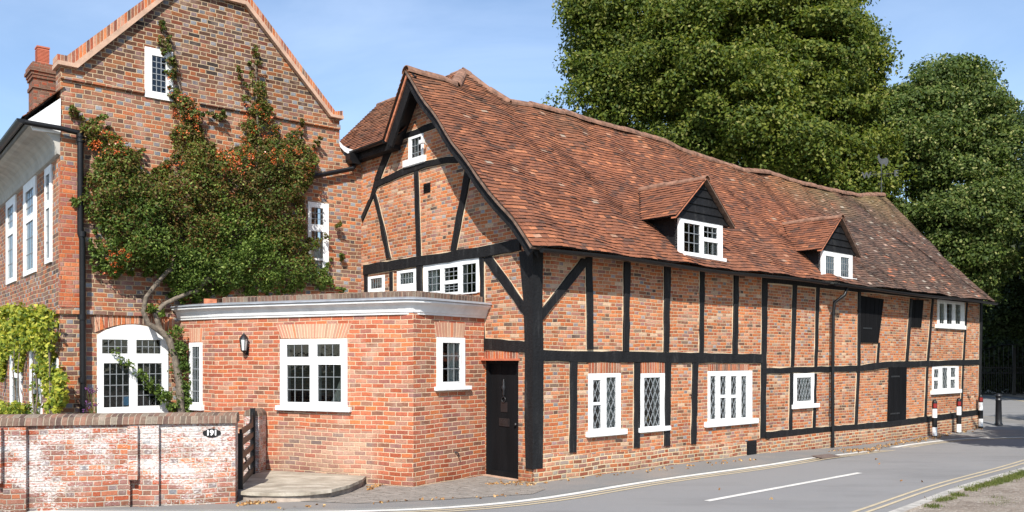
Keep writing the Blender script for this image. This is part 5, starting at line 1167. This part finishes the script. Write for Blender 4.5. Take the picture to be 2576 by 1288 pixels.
def bl(px, py, rpx, rpy, Y=Y1, dy=0, depth=None): s = Y / F; return ((px - CX) * s * (Y + dy) / Y, Y + dy, CH + (HY - py) * s * (Y + dy) / Y, rpx * s, depth or rpx * s * .9, rpy * s)
tree('lime_tree', 'biggest broad green lime tree rising behind the tiled roof', (11.0, 46.5, 0), 20,
     [bl(1640, 60, 190, 150), bl(1870, -20, 230, 150), bl(1575, 215, 118, 105, dy=-1), bl(1770, 170, 180, 150, dy=-2), bl(1990, 150, 190, 150, dy=-1), bl(2095, 190, 100, 110), bl(1635, 300, 155, 85, dy=-1), bl(1900, 330, 220, 130, dy=-2), bl(2080, 370, 160, 120, dy=-1), bl(1560, 110, 92, 90), bl(2015, 50, 125, 105), bl(1760, 430, 200, 90), bl(2030, 480, 190, 110)],
     470, 1050, .18, M['lime'], trunk_r=.6, crad=(.6, 1.45), flat=.5, inner=.12)
tree('lime_tree', 'second lime tree with pale yellowish seed wings, behind the weathervane', (20.5, 47.5, 0), 16,
     [bl(2395, 290, 125, 120, 45), bl(2300, 340, 110, 120, 45, -1), bl(2440, 380, 95, 120, 45), bl(2280, 500, 120, 140, 45), bl(2410, 520, 110, 140, 45, -1), bl(2330, 660, 130, 110, 45), bl(2440, 660, 80, 90, 45), bl(2250, 300, 60, 60, 45)],
     300, 880, .165, M['lime2'], trunk_r=.4, crad=(.5, 1.15), flat=.55, inner=.12)
tree('evergreen_tree', 'dark evergreen tree at the right edge above the iron gates', (30.5, 50.5, 0), 14,
     [bl(2600, 400, 60, 110, 50), bl(2580, 560, 75, 110, 50), bl(2620, 680, 140, 110, 50), bl(2560, 760, 90, 80, 50)], 300, 420, .18, M['dark_leaf'], trunk_r=.35, crad=(.5, 1.2))
hb = [bl(2480, 915, 60, 50, 54), bl(2560, 925, 60, 50, 54), bl(2640, 920, 70, 60, 54), bl(2720, 900, 80, 80, 54), bl(2590, 870, 60, 50, 54), bl(2480, 800, 70, 90, 56), bl(2560, 820, 90, 90, 58), bl(2640, 800, 110, 130, 57), bl(2760, 760, 120, 160, 57), bl(2430, 760, 70, 120, 56), bl(2380, 840, 90, 90, 58)]
cs = []
for b_ in hb:
    for _ in range(60): d = rng.normal(size=3); d /= np.linalg.norm(d); cs.append(np.array(b_[:3]) + d * np.array(b_[3:]) * (.5 + .5 * rng.random()))
cs = np.array(cs); cs[:, 2] = np.maximum(cs[:, 2], .4)
sh_ = leaves('woodland', cs, rng.uniform(.7, 1.3, len(cs)), 240, .26, [M['wood_leaf']], None); tag(sh_, 'dense dark wood and undergrowth behind the iron gates', 'woodland', kind='stuff')
# a big tree standing outside the view on the right: its shade falls on the road end, bollards and gates
tree('roadside_tree', 'roadside tree at the bend whose shade falls over the bollards', (16.2, 16.2, .1), 9, [(14.6, 17.3, 6.4, 3.0, 1.9, 1.4), (13.6, 17.6, 5.8, 1.9, 1.6, 1.1), (17.5, 18.5, 7.2, 3.0, 2.6, 2.0), (21, 21, 8.2, 3.5, 3.5, 2.6)], 230, 170, .22, M['lime'], trunk_r=.25, crad=(.4, .9), branches=8)
tree('shade_tree', 'tall tree beyond the bend shading the gates', (35, 38, 0), 18, [(30.5, 37, 11, 5, 5, 4), (36, 41, 13, 6, 6, 4), (31.5, 41.5, 7, 5, 5, 4.5), (37, 36, 6, 5, 5, 4), (30, 34, 15, 5, 5, 4), (31, 46, 9, 4, 3, 4)], 420, 150, .40, M['wood_leaf'], trunk_r=.4, crad=(.8, 1.5))

# fire-thorn climber on the brick house
poly = [(190, 290), (240, 300), (300, 345), (345, 395), (365, 440), (400, 420), (425, 380), (432, 330), (425, 280), (417, 180), (392, 75), (410, 70), (436, 130), (442, 230), (482, 250), (500, 280), (505, 345), (540, 365), (585, 350), (612, 290), (600, 225), (618, 205), (628, 140), (648, 140), (662, 230), (690, 300), (702, 350), (730, 320), (752, 312), (757, 360), (800, 390), (790, 430), (765, 500), (762, 570), (775, 600), (832, 572), (815, 610), (775, 640), (800, 670), (850, 640), (815, 685), (848, 722), (800, 738), (700, 742), (560, 745), (470, 765), (428, 755), (400, 705), (350, 688), (300, 695), (262, 720), (240, 660), (225, 600), (230, 560), (192, 515), (200, 470), (222, 430), (212, 370), (188, 320)]
def inside(x, y, P):
    c = False; j = len(P) - 1
    for i in range(len(P)):
        if (P[i][1] > y) != (P[j][1] > y) and x < (P[j][0] - P[i][0]) * (y - P[i][1]) / (P[j][1] - P[i][1]) + P[i][0]: c = not c
        j = i
    return c
def edge_d(x, y, P):
    b = 1e9
    for i in range(len(P)):
        a, c = Vector(P[i]), Vector(P[(i + 1) % len(P)]); d = c - a; t = max(0, min(1, (Vector((x, y)) - a).dot(d) / d.dot(d))); b = min(b, (a + d * t - Vector((x, y))).length)
    return b
sb = thing('climbing_shrub', 'large firethorn bush with orange berries climbing the gable wall of the brick house', 'shrub', C.P(C.uz(440, 1000)[0], 0, .3))
cen_, rad_, bz = [], [], []
while len(cen_) < 1550:
    x, y = random.uniform(185, 855), random.uniform(65, 770)
    if not inside(x, y, poly): continue
    e = edge_d(x, y, poly); hole = math.sin(x * .047 + 1.3 * math.sin(y * .031)) * math.sin(y * .052 + 1.7 * math.sin(x * .023))
    if (e < 9 and random.random() < .55) or (hole > .58 and random.random() < .82) or (y < 330 and random.random() < .2): continue
    u, z = C.uz(x, y); dm = min(.75, .06 + e * .0115); 
    if y < 370: dm = min(dm, .32)
    r = min(.19, .05 + e * .0035) * random.uniform(.7, 1.25)
    cen_.append(tuple(C.P(u, z, random.uniform(.3, 1) * dm + .02))); rad_.append(r)
for x0, y0, x1, y1, n in ((192, 288, 170, 275, 5), (240, 300, 262, 292, 5), (500, 285, 560, 300, 9), (560, 300, 545, 275, 4), (600, 190, 585, 170, 5), (640, 140, 634, 118, 5), (405, 75, 398, 55, 6), (190, 512, 180, 505, 5), (232, 680, 222, 600, 8), (750, 315, 758, 300, 4), (790, 372, 795, 350, 5), (838, 575, 850, 560, 5), (850, 640, 862, 655, 5), (366, 440, 372, 470, 7), (340, 395, 356, 380, 5), (845, 725, 862, 735, 5)):
    for i in range(n): u, z = C.uz(x0 + (x1 - x0) * i / n + random.gauss(0, 3), y0 + (y1 - y0) * i / n + random.gauss(0, 3)); cen_.append(tuple(C.P(u, z, random.uniform(.05, .2)))); rad_.append(.045)
cen_ = np.array(cen_); rad_ = np.array(rad_)
def px_of(p): return CX + p[:, 0] / p[:, 1] * F, HY - (p[:, 2] - CH) / p[:, 1] * F
def br(p):                                          # bronze young growth in the upper middle of the bush
    x = (p - np.array(C.P(0, 0))) @ np.array([C.d.x, C.d.y, 0]); z = p[:, 2]
    zb_ = 4.35 + .45 * np.sin(x * 1.7) + .3 * np.sin(x * 4.1 + z * 3) + (x < -4.3) * .7
    return ((z > zb_ + rng.normal(size=len(z)) * .3) & (rng.random(len(z)) > .42)).astype(int)
leaves('foliage', cen_, rad_ * .85, 60, .056, [M['pyra'], M['pyra_bronze']], sb, br, flat=1, shell=.2, aspect=.5, fuzzy=.5)
BR_ = [(430, 500, 235, 350, 40), (395, 440, 385, 430, 12), (590, 690, 265, 430, 40), (700, 790, 330, 460, 26), (235, 345, 300, 400, 45), (255, 300, 640, 690, 16), (400, 425, 180, 240, 18), (520, 600, 380, 450, 40), (200, 240, 345, 380, 14)]
bc = []
for x0, x1, y0, y1, n in BR_:
    k = 0
    while k < n:
        x, y = random.uniform(x0, x1), random.uniform(y0, y1)
        if inside(x, y, poly) : u, z = C.uz(x, y); e = edge_d(x, y, poly); bc.append(tuple(C.P(u, z, min(.78, .10 + e * .0115) if y > 370 else min(.36, .1 + e * .0115)))); 
        k += 1
bc = np.array(bc); leaves('berries', bc, rng.uniform(.03, .08, len(bc)), 14, .026, [M['berry']], sb, flat=1, aspect=.95)
m = MB()
def trunk(pts, rs, off): m.tube([C.P(*C.uz(x, y), o) for (x, y), o in zip(pts, off)], rs, 9)
trunk([(440, 1045), (436, 960), (428, 900), (412, 850), (385, 828), (362, 815), (350, 785), (356, 750), (380, 715), (410, 680)], [.075, .07, .066, .066, .06, .048, .045, .042, .04, .035], [.35, .33, .3, .28, .25, .25, .25, .28, .35, .4])
trunk([(395, 838), (380, 790), (400, 768), (430, 752), (470, 735)], [.05, .05, .045, .04, .03], [.25, .25, .28, .33, .4]); trunk([(410, 690), (450, 560), (480, 450), (470, 300), (410, 80)], [.045, .035, .03, .02, .008], [.4, .3, .15, .08, .06]); trunk([(470, 740), (600, 600), (640, 400), (640, 150)], [.04, .035, .03, .01], [.4, .35, .2, .06]); trunk([(460, 560), (330, 430), (220, 310)], [.03, .02, .01], [.35, .2, .1])
m.build('stems', M['bark'], sb)
# green shoots round the ground-floor window
cs = []
for (x0, y0, x1, y1, n, w_) in ((430, 830, 450, 1040, 60, 16), (470, 900, 455, 1040, 34, 12), (455, 1015, 520, 1040, 26, 14), (350, 945, 400, 1000, 14, 12), (395, 985, 425, 1040, 18, 12), (350, 775, 400, 790, 10, 10), (290, 890, 345, 940, 6, 6)):
    for i in range(n): s = random.random(); x = x0 + (x1 - x0) * s + random.gauss(0, w_ * .5); y = y0 + (y1 - y0) * s + random.gauss(0, w_ * .4); u, z = C.uz(x, y); cs.append(tuple(C.P(u, z, random.uniform(.12, .42))))
cs = np.array(cs); leaves('low_shoots', cs, rng.uniform(.05, .11, len(cs)), 30, .06, [M['pyra']], sb, flat=1, shell=.2, aspect=.5)

# vine on the receding front
vp = [(-15, 812), (12, 800), (30, 775), (65, 765), (95, 790), (125, 775), (158, 795), (156, 840), (150, 900), (146, 925), (172, 950), (180, 985), (168, 1015), (150, 1045), (135, 1045), (138, 1000), (120, 940), (112, 880), (104, 1045), (80, 1046), (100, 1020), (110, 900), (100, 870), (78, 880), (60, 935), (48, 880), (25, 905), (10, 960), (-15, 950)]
vn = thing('grape_vine', 'yellow green leafy vine growing over the ground floor of the receding front', 'climbing plant', D.P(-1.2, 0, .3)); cs = []; 
while len(cs) < 440:
    x, y = random.uniform(-15, 182), random.uniform(762, 1046)
    if not inside(x, y, vp): continue
    u, z = D.uz(x, y); u = max(u, -6); cs.append(tuple(D.P(u, z, random.uniform(.04, .26 if y < 870 else .14))))
for _ in range(50): u, z = D.uz(random.uniform(10, 100), random.uniform(1015, 1046)); cs.append(tuple(D.P(u, z, random.uniform(.1, .4))))
cs = np.array(cs); leaves('vine_leaves', cs, rng.uniform(.06, .13, len(cs)), 19, .078, [M['vine']], vn, flat=1, shell=.2, aspect=.85)
m = MB()
for x in (2, 60, 68, 108, 112, 155, 160): 
    pts = []
    for y in (1060, 990, 930, 870, 820): u, z = D.uz(min(x, 150) + random.uniform(-5, 5), y); pts.append(D.P(u, z, .10 + random.uniform(0, .08)))
    m.tube(pts, [.018, .015, .013, .011, .008], 6)
m.build('vine_stems', M['bark'], vn)
# purple flowers and a little pot planting behind the wall
fp = C.P(C.uz(225, 1000)[0], 0, .55); fl_ = thing('flowering_plant', 'purple flowered plant behind the garden wall by the black downpipe', 'plant', fp); cs = []; m = MB()
for _ in range(11): x, y = random.uniform(186, 250), random.uniform(975, 1030); u, z = C.uz(x, y); q = C.P(u, z, .5); cs.append(tuple(q)); m.tube([fp + Vector((random.uniform(-.1, .1), 0, .6)), q.lerp(fp, .3) + Vector((0, 0, .2)), q], [.006, .005, .004], 4)
m.build('flower_stems', M['grass'], fl_, uv=False, recalc=False); leaves('flowers', np.array(cs), rng.uniform(.03, .06, len(cs)), 16, .026, [M['purple']], fl_, flat=.7, aspect=.8)

# sunflower ornament in the narrow window
su, sz = A.uz(*Q7(682, 817)); sfw = thing('sunflower_ornament', 'little yellow sunflower ornament standing inside the narrow diamond paned window', 'ornament', A.P(su, sz - .16, -.05))
m = MB()
for k in range(12): a = 2 * math.pi * k / 12; c_, s_2 = math.cos(a), math.sin(a); m.prism(A, [(su + .025 * c_ - .012 * s_2, sz + .025 * s_2 + .012 * c_), (su + .025 * c_ + .012 * s_2, sz + .025 * s_2 - .012 * c_), (su + .062 * c_, sz + .062 * s_2)], -.020, -.014)
m.build('petals', plain('yellow_petals', (.80, .48, .02), .5, .1, 30), sfw)
m = MB(); m.prism(A, [(su + .028 * math.cos(k), sz + .028 * math.sin(k)) for k in np.linspace(0, 6.28, 13)[:-1]], -.018, -.008); m.build('flower_centre', M['bark_dark'], sfw)
m = MB(); m.tube([A.P(su, sz - .16, -.018), A.P(su, sz - .03, -.019)], .006, 5); m.build('flower_stem', M['grass'], sfw)
# bracket lamp on the gable
lu2, lz2 = B.uz(*Q2(860, 728)); bl2 = thing('security_light', 'small pale floodlight bracket beside the tiny gable window', 'light', B.P(lu2, lz2, 0))
m = MB(); m.tube([B.P(lu2, lz2, 0), B.P(lu2 + .02, lz2 + .02, .12)], .012, 6); m.slab(B, lu2 - .05, lu2 + .07, lz2, lz2 + .07, .1, .16); m.build('lamp_head', M['white_old'], bl2)

# ------------------------------------------------------------------ grass tufts and fallen leaves
def scatter_blades(name, pts, n, hgt, spread, mat, label, cat):
    P = np.repeat(np.array([tuple(p) for p in pts]), n, axis=0); N = len(P); P[:, 0] += rng.normal(0, spread, N); P[:, 1] += rng.normal(0, spread, N)
    a = rng.random(N) * 6.28; w_ = .006; h = hgt * (.5 + rng.random(N)); lean = rng.normal(0, .4, (N, 2)) * h[:, None]
    b0 = P + np.stack([np.cos(a) * w_, np.sin(a) * w_, np.zeros(N)], 1); b1 = P - np.stack([np.cos(a) * w_, np.sin(a) * w_, np.zeros(N)], 1); tp = P + np.stack([lean[:, 0], lean[:, 1], h], 1)
    V = np.stack([b0, b1, tp], 1).reshape(-1, 3); return tag(np_mesh(name, V, 3, [mat], None), label, cat, kind='stuff')
tf = []
for (x, y, n) in ((2440, 1237, 9), (2455, 1232, 6), (2478, 1226, 9), (2500, 1222, 14), (2520, 1214, 22), (2545, 1206, 20), (2565, 1200, 22), (2580, 1194, 16), (2380, 1262, 6), (2362, 1268, 6), (2405, 1252, 6), (2340, 1280, 5), (2510, 1262, 4), (2530, 1275, 4), (2500, 1278, 3)):
    for _ in range(n): p = ground(x + random.gauss(0, 6), y + random.gauss(0, 2.0)); tf.append((p.x, p.y, p.z + .03))
scatter_blades('grass_tufts', tf, 34, .045, .06, M['grass'], 'tufts of short green grass along the stony verge edge', 'grass')
lp = []
for (x0, y0, x1, y1, n) in ((2085, 1136, 2200, 1135, 150), (2200, 1130, 2330, 1106, 120), (2300, 1112, 2365, 1100, 70), (600, 1276, 700, 1266, 60), (925, 1240, 960, 1222, 40), (1222, 1222, 1345, 1222, 60), (1350, 1222, 1900, 1158, 50), (2360, 1100, 2470, 1080, 60), (700, 1285, 1300, 1250, 30)):
    for _ in range(n): s = random.random(); p = ground(x0 + (x1 - x0) * s + random.gauss(0, 4), y0 + (y1 - y0) * s + random.gauss(0, 2.2)); lp.append((p.x, p.y, p.z + .04))
for _ in range(9): p = ground(random.uniform(1700, 2570), random.uniform(1150, 1270)); lp.append((p.x, p.y, p.z + .012))
lp = np.array(lp); o_ = leaves('fallen_leaves', lp, np.full(len(lp), .03), 2, .055, [M['deadleaf']], None, flat=.15, aspect=.6); tag(o_, 'dry brown fallen leaves scattered on the pavement and road', 'fallen leaves', kind='stuff')
st_ = []
for _ in range(900):
    p = ground(random.uniform(2250, 2600), random.uniform(1190, 1288)); q = Vector((p.x, p.y)); st_.append((p.x, p.y, p.z + .045))
